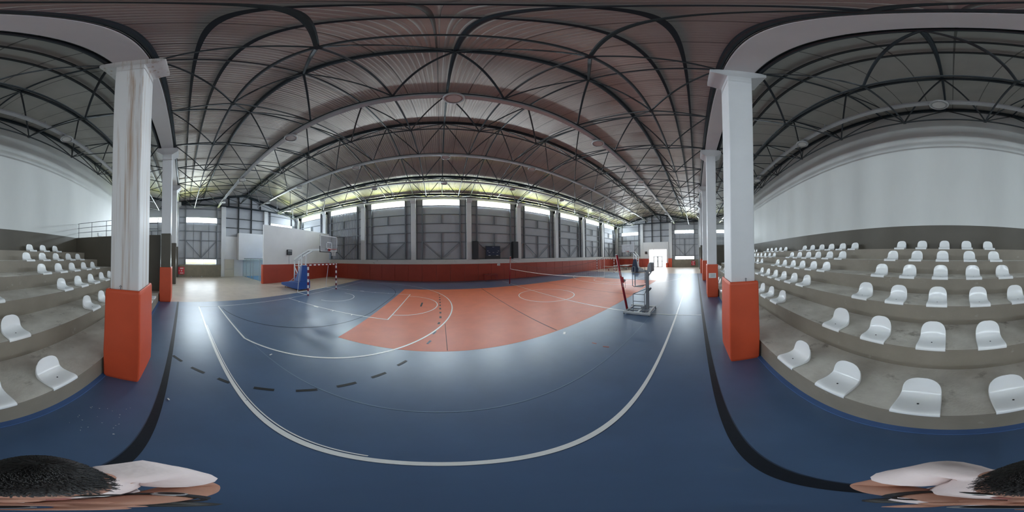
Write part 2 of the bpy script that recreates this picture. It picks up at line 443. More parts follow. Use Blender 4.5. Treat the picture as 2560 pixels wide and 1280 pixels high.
# ------------------------------------------------------------------ window helper: frame + panes + the daylight it admits
WN = [0]
def window(axis, at, c, z0, z1, half, inward, light=1.0, lawn=1.0, label=''):
    """axis 'y': wall runs along x at y=at ; axis 'x': wall runs along y at x=at"""
    WN[0] += 1
    P = (lambda a0, a1, d0, d1, z_0, z_1: (a0, a1, at + d0, at + d1, z_0, z_1)) if axis == 'y' else (lambda a0, a1, d0, d1, z_0, z_1: (at + d0, at + d1, a0, a1, z_0, z_1))
    fr = MB(); t = 0.045
    fr.box(*P(c - half, c + half, -.04, .04, z0, z0 + t)); fr.box(*P(c - half, c + half, -.04, .04, z1 - t, z1))
    xs = [c - half + t / 2, c - 0.3, c + 0.3, c + half - t / 2]
    for x in xs: fr.box(*P(x - t / 2, x + t / 2, -.04, .04, z0 + t, z1 - t))
    w = struct(fr.build('window_%d' % WN[0], M['alu']), label)
    gl = MB()
    for i in range(3):
        gl.box(*P(xs[i] + t / 2, xs[i + 1] - t / 2, -.004, .004, z0 + t, z1 - t))
    gl.build('pane', M['glass'], w)
    cz = (z0 + z1) / 2; A = 2 * half * (z1 - z0)
    d = (0, inward, 0) if axis == 'y' else (inward, 0, 0)
    loc = (c, at - inward * .25, cz) if axis == 'y' else (at - inward * .25, c, cz)
    tilt = (d[0], d[1], -0.7)
    L = area('daylight', loc, tilt, 2 * half, z1 - z0 + .15, SKY * light * PI * A, (0.80, 0.91, 1.0))
    if lawn:
        loc2 = (loc[0] - d[0] * .35, loc[1] - d[1] * .35, z0 - .35)
        area('lawn_bounce', loc2, (d[0], d[1], 0.75), 2 * half, .5, LAWN * lawn * PI * A, (0.86, 1.0, 0.16))
    return w

# ------------------------------------------------------------------ long window wall
wn_ = MB()
wn_.box(XW - .3, XE + .3, 17.8, 18.0, 2.25, 8.42)
wn_.box(XW - .3, XE + .3, 17.8, 18.0, 9.13, 9.75)
wl = BAY[:]
def spans_y(cs, half, lo, hi):
    out = []; p = lo
    for c in cs:
        out.append((p, c - half)); p = c + half
    out.append((p, hi)); return out
bayc = [b + 3.0 for b in BAY[:-1]]
for a, b in spans_y(bayc, 2.03, XW - .3, XE + .3): wn_.box(a, b, 17.8, 18.0, 8.42, 9.13)
w_n = struct(wn_.build('wall_north', M['grey']), 'grey sheet wall with the row of high windows')
struct(MB().box(XW - .3, XE + .3, 17.70, 17.80, 9.14, 9.72).build('trim_1', M['white']), 'white strip above the high windows')
M['peel'] = mat('peeling_white_paint', (0.64, 0.62, 0.60), 0.75, var=0.05, vscale=1.2, stretch=(1, 1, 2.2), blotch=((0.06, 0.055, 0.05), 2.1, 0.665, 0.012))
struct(MB().box(XW - .2, XE + .2, 17.30, 18.0, 0.0, 2.33).build('trim_2', M['peel'], bevel=.015), 'white concrete sill band with peeling paint')
pd = MB()
x = -13.85
while x < XE - 0.02:
    x2 = min(x + 1.5, XE); pd.box(x + .006, x2 - .006, 17.20, 17.30, 0.0, 1.84); x = x2
pd.build('padding', M['redpad'], w_n, bevel=.02)['label'] = 'red padding along the foot of the window wall'
for i, bx in enumerate(BAY):
    x0, x1 = bx - .26, bx + .26
    if i == 0: x0, x1 = XW - .1, XW + .4
    if i == len(BAY) - 1: x0, x1 = XE - .4, XE + .1
    mb = MB().box(x0, x1, 17.26, 17.8, 2.33, 9.12)
    mb.prism_y([(x0, 8.72), (x0, 9.1), (x0, 9.12), (x1, 9.12), (x1, 8.72)], 17.26, 17.8)
    mb.prism_x([(17.26, 8.65), (17.06, 8.85), (17.06, 9.12), (17.26, 9.12)], x0 - .03, x1 + .03)
    o = mb.build('concrete_column', M['colwhite'], bevel=.012)
    lab = 'white concrete column of the window wall, %s from the end with the basketball partition' % ORD[i]
    tag(o, lab, 'column', 'white columns between the high windows')
for k, c in enumerate(bayc):
    window('y', 17.86, c, 8.44, 9.11, 2.02, -1, 1.0, 1.0, 'high window in bay %d of the long wall' % (k + 1))
    fr = MB()
    lo, hi = BAY[k] + .26, BAY[k + 1] - .26
    for z in (8.38, 7.37, 6.3, 5.29, 4.25, 2.38): fr.box(lo, hi, 17.58, 17.68, z - .035, z + .035)
    for x in (c - 2.05, c + 2.05): fr.box(x - .06, x + .06, 17.55, 17.78, 2.33, 9.1)
    for x in (lo + .06, hi - .06): fr.box(x - .05, x + .05, 17.66, 17.79, 2.33, 9.1)
    fr.box(c - .06, c + .06, 17.60, 17.72, 6.3, 7.37); fr.box(c - .06, c + .06, 17.60, 17.72, 2.33, 5.29)
    fr.bar((c - 1.98, 17.63, 4.2), (c, 17.63, 2.42), .07); fr.bar((c + 1.98, 17.63, 4.2), (c, 17.63, 2.42), .07)
    struct(fr.build('trim_%d' % (10 + k), M['frame']), 'grey steel wall frame of bay %d' % (k + 1))
cs = MB(); x = bayc[1] - 1.99
while x < bayc[1] + 1.9:
    cs.add([(x, 17.79, 2.33), (x + .09, 17.79, 2.33), (x + .12, 17.72, 2.33), (x + .19, 17.72, 2.33), (x + .22, 17.79, 2.33),
            (x, 17.79, 8.4), (x + .09, 17.79, 8.4), (x + .12, 17.72, 8.4), (x + .19, 17.72, 8.4), (x + .22, 17.79, 8.4)], [(k, k + 1, k + 6, k + 5) for k in range(4)])
    x += .22
struct(cs.build('trim_3', M['grey']), 'bay lined with narrow corrugated sheet')

# ------------------------------------------------------------------ end walls
def end_wall(side):
    W = side == 'west'
    s = 1 if W else -1; X0 = XW if W else XE
    X = lambda d: X0 - s * d             # d metres behind the inner face
    def bx(mb, d0, d1, y0, y1, z0, z1):
        a, b = sorted((X(d0), X(d1))); return mb.box(a, b, y0, y1, z0, z1)
    bays = [(-4.2, 1.95, 'stand side'), (2.27, 2.0, 'near the stand'), (14.3, 2.0, 'near the window wall')]
    clad = MB(); ZT_ = 11.9
    zs = [(0.0, 1.55)]
    segs = [(YS - .2, -1.0), (-1.0, 4.9), (4.9, 11.4), (11.4, 18.0)]
    for (y0, y1), b in zip(segs, (bays[0], bays[1], None, bays[2])):
        if b is None:
            bx(clad, .3, .5, y0, y1, 0, 12.0) if W else (bx(clad, .3, .5, y0, 5.97, 0, 3.8), bx(clad, .3, .5, 9.88, y1, 0, 3.8), bx(clad, .3, .5, y0, y1, 3.8, 12.0))
            continue
        c, h = b[0], b[1]
        low = b[2] == 'near the stand' or (W and b[2] == 'near the window wall')
        zw = [(1.60, 2.27)] if low else []
        zw.append((7.03, 7.68))
        z = 0.0
        for a, e in zw:
            bx(clad, .3, .5, y0, y1, z, a); z = e
            bx(clad, .3, .5, y0, c - h, a, e); bx(clad, .3, .5, c + h, y1, a, e)
        bx(clad, .3, .5, y0, y1, z, 12.0)
    wall = struct(clad.build('wall_' + side, M['grey']), 'grey sheet end wall')
    n = 0
    for c, h, nm in bays:
        low = nm == 'near the stand' or (W and nm == 'near the window wall')
        window('x', X(.4), c, 7.03, 7.68, h, s, 1.2, 0.6, 'upper window of the %s end wall, %s' % (side, nm))
        if low: window('x', X(.4), c, 1.60, 2.27, h, s, .14, 0, 'low window of the %s end wall, %s' % (side, nm))
        fr = MB()
        lo, hi = {'stand side': (YS + .05, -1.3), 'near the stand': (-.55, 4.84), 'near the window wall': (11.78, 17.25)}[nm]
        for z in (8.9, 7.74, 6.97, 5.9, 4.68, 2.40): bx(fr, .12, .22, lo, hi, z - .035, z + .035)
        for y in (c - h - .04, c + h + .04): bx(fr, .10, .29, y - .05, y + .05, 1.55, 9.4)
        for y in (c - 1.0, c + 1.0): bx(fr, .26, .295, y - .012, y + .012, 2.4, 6.97)
        bx(fr, .14, .24, c - .06, c + .06, 2.4, 5.9)
        fr.bar((X(.17), c - h, 4.62), (X(.17), c, 2.44), .07); fr.bar((X(.17), c + h, 4.62), (X(.17), c, 2.44), .07)
        n += 1
        struct(fr.build('trim_%d' % ((30 if W else 40) + n), M['frame']), 'grey steel frame of the %s end wall, %s' % (side, nm))
        dado = MB(); bx(dado, 0, .3, lo, hi, 0, 1.55)
        if not (not W and nm == 'near the window wall'):
            struct(dado.build('trim_%d' % ((34 if W else 44) + n), M['taupe'] if nm != 'near the window wall' else M['poolblue']), 'painted dado under the low window')
        else:
            d2 = MB(); bx(d2, 0, .3, lo, hi, 0, 2.3); struct(d2.build('trim_%d' % (44 + n), M['peel']))
    # middle bay: white wall below, framed sheet above
    mid = MB()
    if W:
        bx(mid, .02, .3, 5.47, 11.14, 0, 5.32)
    else:
        bx(mid, .02, .3, 5.6, 5.97, 0, 3.79); bx(mid, .02, .3, 9.88, 11.25, 0, 3.79); bx(mid, .02, .3, 5.6, 11.25, 3.79, 5.32)
    struct(mid.build('trim_%d' % (38 if W else 48), M['white']), 'white wall between the two end wall columns')
    fr = MB()
    for z in (6.55, 7.85): bx(fr, .12, .22, 5.45, 11.2, z - .04, z + .04)
    for y in (7.3, 9.2): bx(fr, .10, .29, y - .06, y + .06, 5.32, 11.3)
    for y in (5.9, 10.6): bx(fr, .10, .29, y - .06, y + .06, 9.4, 11.0)
    struct(fr.build('trim_%d' % (39 if W else 49), M['steel']), 'dark posts in the gable')
    gb = MB()
    bx(gb, -.02, .22, -.6, 17.25, 9.38, 9.55)
    for a, b in (((-.6, 9.62), (8.15, 11.38)), ((8.15, 11.38), (17.3, 9.42)), ((-1.4, 9.72), (YS, 11.45))):
        gb.bar((X(.1), a[0], a[1]), (X(.1), b[0], b[1]), .16, .30)
    struct(gb.build('trim_%d' % (50 if W else 51), M['chord']), 'dark rafters and tie of the %s gable' % side)
    for j, (y0, y1) in enumerate(((4.86, 5.48), (11.16, 11.76))):
        mb = MB(); bx(mb, 0, .35, y0, y1, 0, 9.4)
        o = mb.build('concrete_column', M['colwhite'], bevel=.015)
        tag(o, 'white concrete column in the %s end wall, %s' % (side == 'west' and 'left' or 'right', ('on the stand side of the cream door' if W else 'beside the bright entrance, stand side') if j == 0 else ('half hidden at the white partition' if W else 'between the entrance and the far corner')), 'column')
    return X
end_wall('west'); end_wall('east')

# ------------------------------------------------------------------ wall behind the stand
ws = MB().box(XW - .3, XE + .3, YS - .25, YS, 0, 12.2)
w_s = struct(ws.build('wall_south', M['backwall']), 'white wall behind the stand')
struct(MB().box(-9.45, 21.85, YS, YS + .03, 0.4, 3.80).build('trim_4', M['brown']), 'taupe painted band behind the top row of seats')

# ------------------------------------------------------------------ roofs
YT = [-.55, 2.4, 5.3, 8.15, 11.2, 13.95, 16.9]; ZT = [9.62, 10.2, 10.75, 11.3, 10.75, 10.02, 9.38]
def roof_z(y):
    pts = [(-.75, 9.80)] + [(a, b + .22) for a, b in zip(YT, ZT)] + [(18.1, 9.35)]
    for (a, za), (b, zb) in zip(pts, pts[1:]):
        if a <= y <= b: return za + (zb - za) * (y - a) / (b - a)
mb = MB()
prof = [(-.70, 9.82), (2.4, 10.42), (8.15, 11.52), (16.9, 9.62), (18.1, 9.36)]
for (a, za), (b, zb) in zip(prof, prof[1:]):
    mb.add([(XW - .4, a, za), (XE + .4, a, za), (XE + .4, b, zb), (XW - .4, b, zb), (XW - .4, a, za + .06), (XE + .4, a, za + .06), (XE + .4, b, zb + .06), (XW - .4, b, zb + .06)],
           [(0, 3, 2, 1), (4, 5, 6, 7), (0, 1, 5, 4), (1, 2, 6, 5), (2, 3, 7, 6), (3, 0, 4, 7)])
struct(mb.build('ceiling', M['roof']), 'profiled metal roof sheets over the court')
mb = MB()
a, za, b, zb = -1.25, 9.82, YS - .1, 11.55
mb.add([(XW - .4, a, za), (XE + .4, a, za), (XE + .4, b, zb), (XW - .4, b, zb), (XW - .4, a, za + .06), (XE + .4, a, za + .06), (XE + .4, b, zb + .06), (XW - .4, b, zb + .06)],
       [(0, 3, 2, 1), (4, 5, 6, 7), (0, 1, 5, 4), (1, 2, 6, 5), (2, 3, 7, 6), (3, 0, 4, 7)])
struct(mb.build('ceiling.001', M['roof2']), 'flat grey roof sheets over the stand')

# ------------------------------------------------------------------ concrete beam and pillars along the stand
bm_ = MB().box(XW, XE, -1.30, -.64, 9.55, 10.05)
tag(bm_.build('gutter_beam', M['white'], bevel=.02), 'long white concrete gutter beam carried by the row of padded pillars', 'beam')
PIL = [(-20.45, -.96, 0), (-15.3, -.95, 0), (-9.25, -.97, 1), (-2.94, -.97, 1), (3.62, -.97, 1), (9.76, -.97, 1), (16.15, -.97, 1), (22.4, -.95, 1), (28.4, -.92, 0)]
PLAB = {2: 'second pillar left, taupe below and white above, at the end of the stand', 3: 'rust streaked white pillar just left of the camera', 4: 'clean white pillar just right of the camera',
        5: 'white pillar with a paper notice on its pad', 6: 'white pillar, third one to the right along the stand', 7: 'white and taupe pillar at the far right end of the stand', 0: 'taupe and white pillar against the left end wall',
        1: 'unpadded taupe and white pillar standing on the beige floor at left', 8: 'unpadded pillar on beige floor near the right end wall'}
for i, (px, py, pad) in enumerate(PIL):
    hx, hy = .38, .26
    root = thing('concrete_column', PLAB[i], 'column', (px, py, 0))
    m = M['colstain'] if i == 3 else M['colwhite']
    low = i in (0, 1, 2, 7, 8)
    sh = MB().box(-hx, hx, -hy, hy, 3.79 if low else 0, 9.2)
    sh.build('shaft', m, root, bevel=.02)
    if low:
        o = MB().box(-hx, hx, -hy, hy, 0, 3.79).build('painted_base', M['brown'], root, bevel=.02)
    cp = MB().prism_x([(-hy, 8.98), (-.60, 9.28), (-.60, 9.56), (.60, 9.56), (.60, 9.28), (hy, 8.98)], -hx - .01, hx + .01)
    cp.build('capital', m, root, bevel=.015)
    if pad:
        hw, hd = (.48, .31)
        pd = MB()
        # slightly bulging wrap
        rings = []
        for z, g in ((0, -.02), (.06, .0), (.7, .012), (1.3, .004), (1.88, .0), (1.94, -.012)):
            rings.append([(-hw - g, -hd - g, z), (hw + g, -hd - g, z), (hw + g, hd + g, z), (-hw - g, hd + g, z)])
        vs = [p for r_ in rings for p in r_]; fs = []
        for k in range(len(rings) - 1):
            for j in range(4): fs.append((4 * k + j, 4 * k + (j + 1) % 4, 4 * k + 4 + (j + 1) % 4, 4 * k + 4 + j))
        n = len(vs)
        inn = [(-hx - .015, -hy - .015, 1.93), (hx + .015, -hy - .015, 1.93), (hx + .015, hy + .015, 1.93), (-hx - .015, hy + .015, 1.93)]
        vs += inn
        for j in range(4): fs.append((n - 4 + j, n - 4 + (j + 1) % 4, n + (j + 1) % 4, n + j))
        pd.add(vs, fs)
        o = pd.build('column_pad', M['pad'], bevel=.025)
        o.location = (px, py, 0.005)
        wh = {2: 'on the two-tone pillar at left end of the stand', 3: 'on the rust streaked pillar left of the camera', 4: 'on the clean pillar just right of the camera', 5: 'with a white paper notice on it',
              6: 'on the third pillar to the right', 7: 'on the farthest padded pillar right'}[i]
        tag(o, 'orange vinyl pad around the base, ' + wh, 'pad', 'orange pillar pads')
nt_ = thing('notice', 'white printed paper notice on the orange pad of the second pillar right', 'notice', (9.76 - .50, -.97 + .02, 1.30))
MB().box(-.004, 0.0, -.21, .21, -.14, .14).build('sheet', M['paper'], nt_)
tl = MB()
for k in range(6): tl.box(-.006, -.004, -.16, .10 + .05 * (k % 2), .09 - k * .035, .10 - k * .035)
tl.build('print', M['ink'], nt_)
# eye bolt left on the pad tops
for i in (3, 4):
    px, py, _ = PIL[i]
    o = MB().tube([(0, 0, 0), (0, 0, .05)], .008, 6).tube([(0, -.02, .05), (0, .0, .07), (0, .02, .05)], .007, 6).build('eye_bolt', M['frame'])
    o.location = (px + (.41 if i == 3 else -.41), py - .05, 1.935)
    tag(o, 'small steel hook above the orange pad of the %s pillar' % ('rust streaked left' if i == 3 else 'near right'), 'hook')
# ------------------------------------------------------------------ concrete stand
TX0, TX1 = -9.45, 21.85
Y0, TD, TR, Z1 = -1.33, 1.05, .45, .46
def ledge(i): return Y0 - i * TD, Z1 + i * TR          # i = 0 front row
mb = MB()
poly = [(Y0, 0.0)]
for i in range(6):
    y, z = ledge(i)
    poly.append((y, z)); poly.append((y - TD if i < 5 else YS + .02, z))
poly.append((YS + .02, 0.0))
n = len(poly)
for k in range(n - 1):
    (ya, za), (yb, zb) = poly[k], poly[k + 1]
    mb.cur = 0 if abs(za - zb) < 1e-6 else 1
    if k < n - 2:
        mb.add([(TX0, ya, za), (TX1, ya, za), (TX1, yb, zb), (TX0, yb, zb)], [(0, 1, 2, 3)])
mb.cur = 1
mb.add([(TX0, y, z) for y, z in poly], [tuple(range(n))]); mb.add([(TX1, y, z) for y, z in poly], [tuple(range(n))])
mb.add([(TX0, YS + .02, 0), (TX1, YS + .02, 0), (TX1, YS + .02, poly[-2][1]), (TX0, YS + .02, poly[-2][1])], [(0, 1, 2, 3)])
st = mb.build('terraced_stand', [M['tread'], M['riser']])
tag(st, 'stepped concrete stand with six tiers carrying the white seats', 'stand')
for nm, x0, x1 in (('left', TX0 - .23, TX0 - .012), ('right', TX1 + .012, TX1 + .23)):
    o = MB().box(x0, x1, YS, Y0 - .02, 0, 3.80).build('end_wall', M['brown'], bevel=.01)
    tag(o, 'tall taupe end wall closing the %s end of the stand' % nm, 'wall')
    r = thing('railing', 'grey steel railing on top of the %s end wall of the stand' % nm, 'railing', ((x0 + x1) / 2, 0, 3.80))
    ys = [-7.19 + 1.13 * k for k in range(6)]
    for y in ys: MB().tube([(0, y, 0), (0, y, 1.06)], .022, 6).build('post', M['frame'], r)
    for z in (.38, .72, 1.06): MB().tube([(0, YS + .05, z), (0, ys[-1], z)], .02, 6).build('rail', M['frame'], r)

# ------------------------------------------------------------------ seats
def seat_mesh():
    prof = [(0.0, -.035, .225), (-.004, .0, .226), (.006, .028, .226), (.035, .042, .225), (.10, .044, .224), (.18, .042, .222), (.25, .047, .220), (.305, .070, .218),
            (.345, .110, .216), (.368, .155, .215), (.386, .205, .212), (.396, .250, .203), (.403, .288, .184), (.408, .316, .158), (.412, .336, .128), (.414, .350, .090), (.415, .357, .045)]
    U = [-1, -.96, -.8, -.5, -.2, 0, .2, .5, .8, .96, 1]
    vs = []; fs = []
    for k, (d, z, w) in enumerate(prof):
        for u in U:
            dish = (abs(u) ** 3)
            back = min(1, max(0, (z - .06) / .12))
            dd = d - .030 * dish * back * (1 if k < 13 else max(0, (16 - k) / 4))
            zz = z + (.018 * dish if 3 <= k <= 7 else 0)
            
            vs.append((u * w, -dd, zz))
    nU = len(U)
    for k in range(len(prof) - 1):
        for j in range(nU - 1):
            a = k * nU + j
            fs.append((a, a + 1, a + nU + 1, a + nU))
    # side skirts
    for s_, j in ((1, nU - 1), (-1, 0)):
        prev = None
        for k in range(2, 13):
            top = k * nU + j; x, y, z = vs[top]
            vs.append((x, min(y, y) - (0 if k < 7 else min(.03, .012 * (k - 6))), 0.0 if k < 8 else z * min(.97, max(0, (z - .05) / .24))))
            b = len(vs) - 1
            if prev: fs.append((prev[0], top, b, prev[1]) if s_ > 0 else (top, prev[0], prev[1], b))
            prev = (top, b)
    me = bpy.data.meshes.new('stadium_seat'); me.from_pydata(vs, [], fs)
    bm = bmesh.new(); bm.from_mesh(me); bmesh.ops.recalc_face_normals(bm, faces=bm.faces); bm.to_mesh(me); bm.free()
    me.materials.append(M['seat'])
    for p in me.polygons: p.use_smooth = True
    return me
smesh = seat_mesh()
bolt_me = MB().disc((0, -.17, .043), .012, 0, .004, 12).build('bolt', M['bolt'])
bmesh_data = bolt_me.data; bpy.data.objects.remove(bolt_me)
def seat_proto():
    o = bpy.data.objects.new('stadium_seat', smesh); C.objects.link(o)
    s = o.modifiers.new('thickness', 'SOLIDIFY'); s.thickness = .010; s.offset = -1
    d = o.modifiers.new('smooth', 'SUBSURF'); d.levels = 1; d.render_levels = 1
    b = bpy.data.objects.new('bolt', bmesh_data); C.objects.link(b); b.parent = o
    return o
MID = [2.20, 1.26, .31, -.63, -1.56]
RGT = [4.65, 5.45, 6.28, 7.06, 7.92, 8.75]
LFT = [-4.09, -5.0, -5.91, -6.88, -7.75]
FAR = [11.2, 12.05, 12.9, 13.75, 14.6, 15.4]
END = [17.6, 18.4, 19.25, 20.1, 20.9]
TIER = ['front tier', 'second tier', 'third tier', 'fourth tier', 'fifth tier', 'top tier']
BL = [('block between the two near pillars', MID), ('block behind the clean right pillar', RGT), ('block left of the rust streaked pillar', LFT), ('block behind the noticed right pillar', FAR), ('last block at the right end', END)]
proto = None
for i in range(6):
    y, z = ledge(i)
    for bi, (bn, xs) in enumerate(BL):
        use = xs
        if bi == 2 and i == 5: use = xs[1:4]
        if bi == 3 and i == 5: use = xs[:5]
        order = sorted(use, reverse=True)          # left to right as one faces the stand
        for q, x in enumerate(order):
            if proto is None:
                proto = o = seat_proto()
            else:
                o = dup(proto)
            o.location = (x + random.uniform(-.012, .012), y + .012, z + .002); o.rotation_euler = (0, 0, random.uniform(-.015, .015))
            lab = 'white plastic seat, %s, %s, %s from the left' % (TIER[i], bn, ORD[q])
            tag(o, lab, 'seat', 'white seats on the concrete stand')
# small bottle standing beside a top tier seat
y, z = ledge(5)
b = MB().tube([(0, 0, 0), (0, 0, .14), (0, 0, .17), (0, 0, .20)], [.032, .032, .014, .013], 12).build('water_bottle', glassy('clear_plastic', (.8, .84, .88), .2), smooth=True)
b.location = (1.93, y - .2, z + .002); tag(b, 'clear empty plastic bottle beside a top tier seat', 'bottle')

# ------------------------------------------------------------------ roof space frames
def frame(name, label, topY, topZ, botY, botZ, edge_first=False):
    root = thing(name, label, 'roof truss')
    TXN = [.3 + 3 * k for k in range(-7, 12)]; BXN = [-1.2 + 3 * k for k in range(-6, 12)]
    for y, z in zip(topY, topZ):
        mb = MB().tube([(TXN[0], y, z), (TXN[-1], y, z)], .06, 8)
        mb.box(TXN[0], TXN[-1], y - .06, y + .06, z + .05, z + .19)
        mb.build('top_chord', M['chord'], root)
    for y, z in zip(botY, botZ):
        MB().tube([(BXN[0], y, z), (BXN[-1], y, z)], .04, 8).build('bottom_chord', M['steel'], root)
    for x in TXN:
        MB().tube([(x, y, z) for y, z in zip(topY, topZ)], .04, 8).build('cross_chord', M['chord'], root)
    for x in BXN:
        MB().tube([(x, y, z) for y, z in zip(botY, botZ)], .034, 6).build('cross_chord', M['steel'], root)
    cells = []
    for x in BXN:
        for j, (y, z) in enumerate(zip(botY, botZ)):
            cells.append((x * x + y * y, x, y, z, j))
    cells.sort()
    rest = MB()
    for q, (_, x, y, z, j) in enumerate(cells):
        mb = MB() if q < 90 else rest
        for tx in (x - 1.5, x + 1.5):
            for jj in (j, j + 1):
                mb.tube([(x, y, z), (tx, topY[jj], topZ[jj])], .034, 6)
        mb.cbox((x, y, z), .11, .11, .11)
        if q < 90: mb.build('diagonal_brace', M['steel'], root)
    if rest.v:
        o = rest.build('diagonal_brace', M['steel'], root); o['kind'] = 'stuff'
    return root
YB = [1.25, 4.12, 6.96, 9.75, 12.4, 15.2]; ZB = [8.58, 9.08, 9.55, 9.72, 9.05, 8.5]
frame('space_frame', 'dark steel tube space frame under the roof of the court', YT, ZT, YB, ZB)
frame('space_frame', 'dark steel tube space frame under the roof of the stand', [-1.42, -4.4, -7.28], [9.62, 10.6, 11.25], [-3.0, -6.0], [8.28, 9.0])
for nm, y, z in (('court', .11, 9.82), ('court', .71, 9.95), ('stand', -2.05, 9.84), ('stand', -2.63, 10.0)):
    o = MB().box(XW, XE, y - .035, y + .035, z, z + .12).build('purlin', M['steel'])
    tag(o, 'dark roof purlin over the %s, %s the gutter beam' % (nm, 'next to' if y in (.11, -2.05) else 'second from'), 'purlin')

# ------------------------------------------------------------------ cable trays and lamps
def lamp_proto():
    r = thing('ceiling_lamp', '', 'lamp')
    MB().disc((0, 0, 0), .29, -.02, .05, 28).build('housing', M['lamp'], r, bevel=.01)
    rg = MB().tube([(.27 * math.cos(2 * PI * k / 28), .27 * math.sin(2 * PI * k / 28), -.03) for k in range(28)], .028, 6, closed=True).build('ring', M['lamp'], r, smooth=True)
    MB().disc((0, 0, 0), .20, -.035, -.02, 24).build('lens', M['lens'], r)
    MB().disc((0, 0, 0), .09, .05, .12, 16).build('driver', M['frame'], r)
    return r
lp = None
for y, z, nm in ((4.2, 8.88, 'the tray nearest the stand'), (9.75, 9.56, 'the tray under the ridge'), (13.0, 9.02, 'the tray nearest the window wall'), (-4.9, 8.98, 'the tray over the seats')):
    o = MB().box(-20.0, 32.6, y - .09, y + .09, z + .03, z + .09).box(-20.0, 32.6, y - .09, y - .082, z + .09, z + .15).box(-20.0, 32.6, y + .082, y + .09, z + .09, z + .15)
    for k in range(-6, 11):
        zz = 9.05 if y == 4.2 else 9.7
        o.box(-1.2 + 3 * k - .01, -1.2 + 3 * k + .01, y - .02, y + .02, z + .09, z + .5)
    t_ = o.build('cable_tray', M['galv'])
    tag(t_, 'long galvanised cable tray carrying round lamps, ' + nm, 'cable tray')
    for k in range(-3, 6):
        if lp is None: lp = l = lamp_proto()
        else: l = dup(lp)
        l.location = (.42 + 5.9 * k, y, z - .09)
        l['label'] = 'round ceiling lamp, %s along %s counted from left' % (ORD[k + 3], nm)
        l['group'] = 'round lamps under the cable trays'
# ------------------------------------------------------------------ white partition with red padding behind the left basket
pt = MB().box(-14.05, -13.85, 7.42, 17.22, 0, 5.78).build('partition_wall', M['white'], bevel=.01)
tag(pt, 'free white partition wall with red padding behind the left basket', 'wall')
MB().box(-13.85, -13.77, 7.36, 17.2, .0, 1.86).build('padding', M['redpad'], pt, bevel=.02)['label'] = 'red padding along the foot'
MB().box(-14.13, -13.78, 7.28, 7.42, .0, 1.86).build('padding', M['pad'], pt, bevel=.02)['label'] = 'orange padded end'
ht = thing('wall_heater', 'small black box with grille high on the white partition, wire hanging below', 'wall box', (-13.85, 10.48, 3.12))
MB().box(0, .14, -.31, .31, -.28, .28).build('case', M['charcoal'], ht, bevel=.02)
gm = MB()
for k in range(5): gm.box(.14, .155, -.24, .24, -.18 + .05 * k, -.16 + .05 * k)
gm.build('grille', M['frame'], ht)
MB().box(.14, .15, -.25, .25, .10, .20).build('display', M['lightsteel'], ht)
MB().tube([(.012, 0, -.28), (.012, 0, -1.2)], .008, 5).build('wire', M['frame'], ht)
# raised white panel and glass room beside it
o = MB().box(-20.65, -20.0, 7.05, 14.0, 2.2, 5.77).build('raised_panel', M['white'], bevel=.01)
tag(o, 'large raised white wall panel above the glass room at left', 'panel')
gr = thing('glass_partition', 'floor standing glass partition with white posts in front of the blue room', 'partition', (0, 7.82, 0))
xs = [-20.4, -19.17, -17.93, -17.17, -15.52, -14.15]
for x in xs: MB().box(x - .035, x + .035, -.035, .035, 0, 2.45).build('post', M['lightsteel'], gr)
MB().box(xs[0], xs[-1], -.03, .03, 2.40, 2.46).build('top_rail', M['frame'], gr)
MB().box(xs[2], xs[3], -.03, .03, 2.12, 2.17).build('door_rail', M['lightsteel'], gr)
for a, b in zip(xs, xs[1:]):
    MB().box(a + .035, b - .035, -.006, .006, .03, 2.40).build('pane', M['roomglass'], gr)
o = MB().box(-20.3, -14.2, 8.0, 17.1, .0, .03).build('floor_mat', M['poolblue']); tag(o, 'bright blue floor mat inside the glass room', 'mat')
o = MB().box(-20.2, -14.1, 16.9, 17.15, 0, 1.0).build('room_padding', M['poolblue']); tag(o, 'blue padding along the back of the glass room', 'padding')
dr = struct(MB().box(-20.68, -20.64, 5.42, 6.56, 0, 2.22).build('door_1', M['door'], bevel=.006), 'cream fire door with a push bar')
MB().tube([(-20.58, 5.55, 1.0), (-20.58, 6.43, 1.0)], .02, 8).box(-20.64, -20.57, 5.52, 5.58, .95, 1.05).box(-20.64, -20.57, 6.40, 6.46, .95, 1.05).build('push_bar', M['lightsteel'], dr)
MB().box(-20.70, -20.62, 5.36, 5.42, 0, 2.28).box(-20.70, -20.62, 6.56, 6.62, 0, 2.28).box(-20.70, -20.62, 5.36, 6.62, 2.22, 2.28).build('door_frame', M['door'], dr)
def fire_cabinet(x, y, s, label, z=.35):
    r = thing('fire_cabinet', label, 'fire hose cabinet', (x, y, 0), 0 if s > 0 else PI)
    MB().box(0, .24, -.40, .40, z, z + .92).build('case', M['firered'], r, bevel=.015)
    MB().box(.24, .255, -.37, .37, z + .03, z + .89).build('door', M['firered'], r, bevel=.008)
    for y0, y1, z0, z1 in ((-.15, .25, .70, .80), (-.05, .10, .38, .52), (-.15, .25, .12, .20), (-.30, -.22, .40, .50)):
        MB().box(.256, .260, y0, y1, z + z0, z + z1).build('marking', M['paper'], r)
    for a, b in ((.02, -.40), (.02, .36), (.18, -.40), (.18, .36)): MB().box(a, a + .04, b, b + .04, 0, z).build('leg', M['frame'], r)
fire_cabinet(-20.66, -.26, 1, 'red fire hose cabinet against the left end wall by the last pillar')
fire_cabinet(33.56, .48, -1, 'red fire hose cabinet on the low wall at the far right end', .35)
for y, w in ((1.0, 'nearer the fire cabinet'), (2.3, 'farther from the fire cabinet')):
    o = MB().tube([(-20.32, y, 0), (-20.32, y, .11)], .06, 12).build('pipe_stub', M['lightsteel']); tag(o, 'pale pipe stub on the floor under the left low window, ' + w, 'pipe')

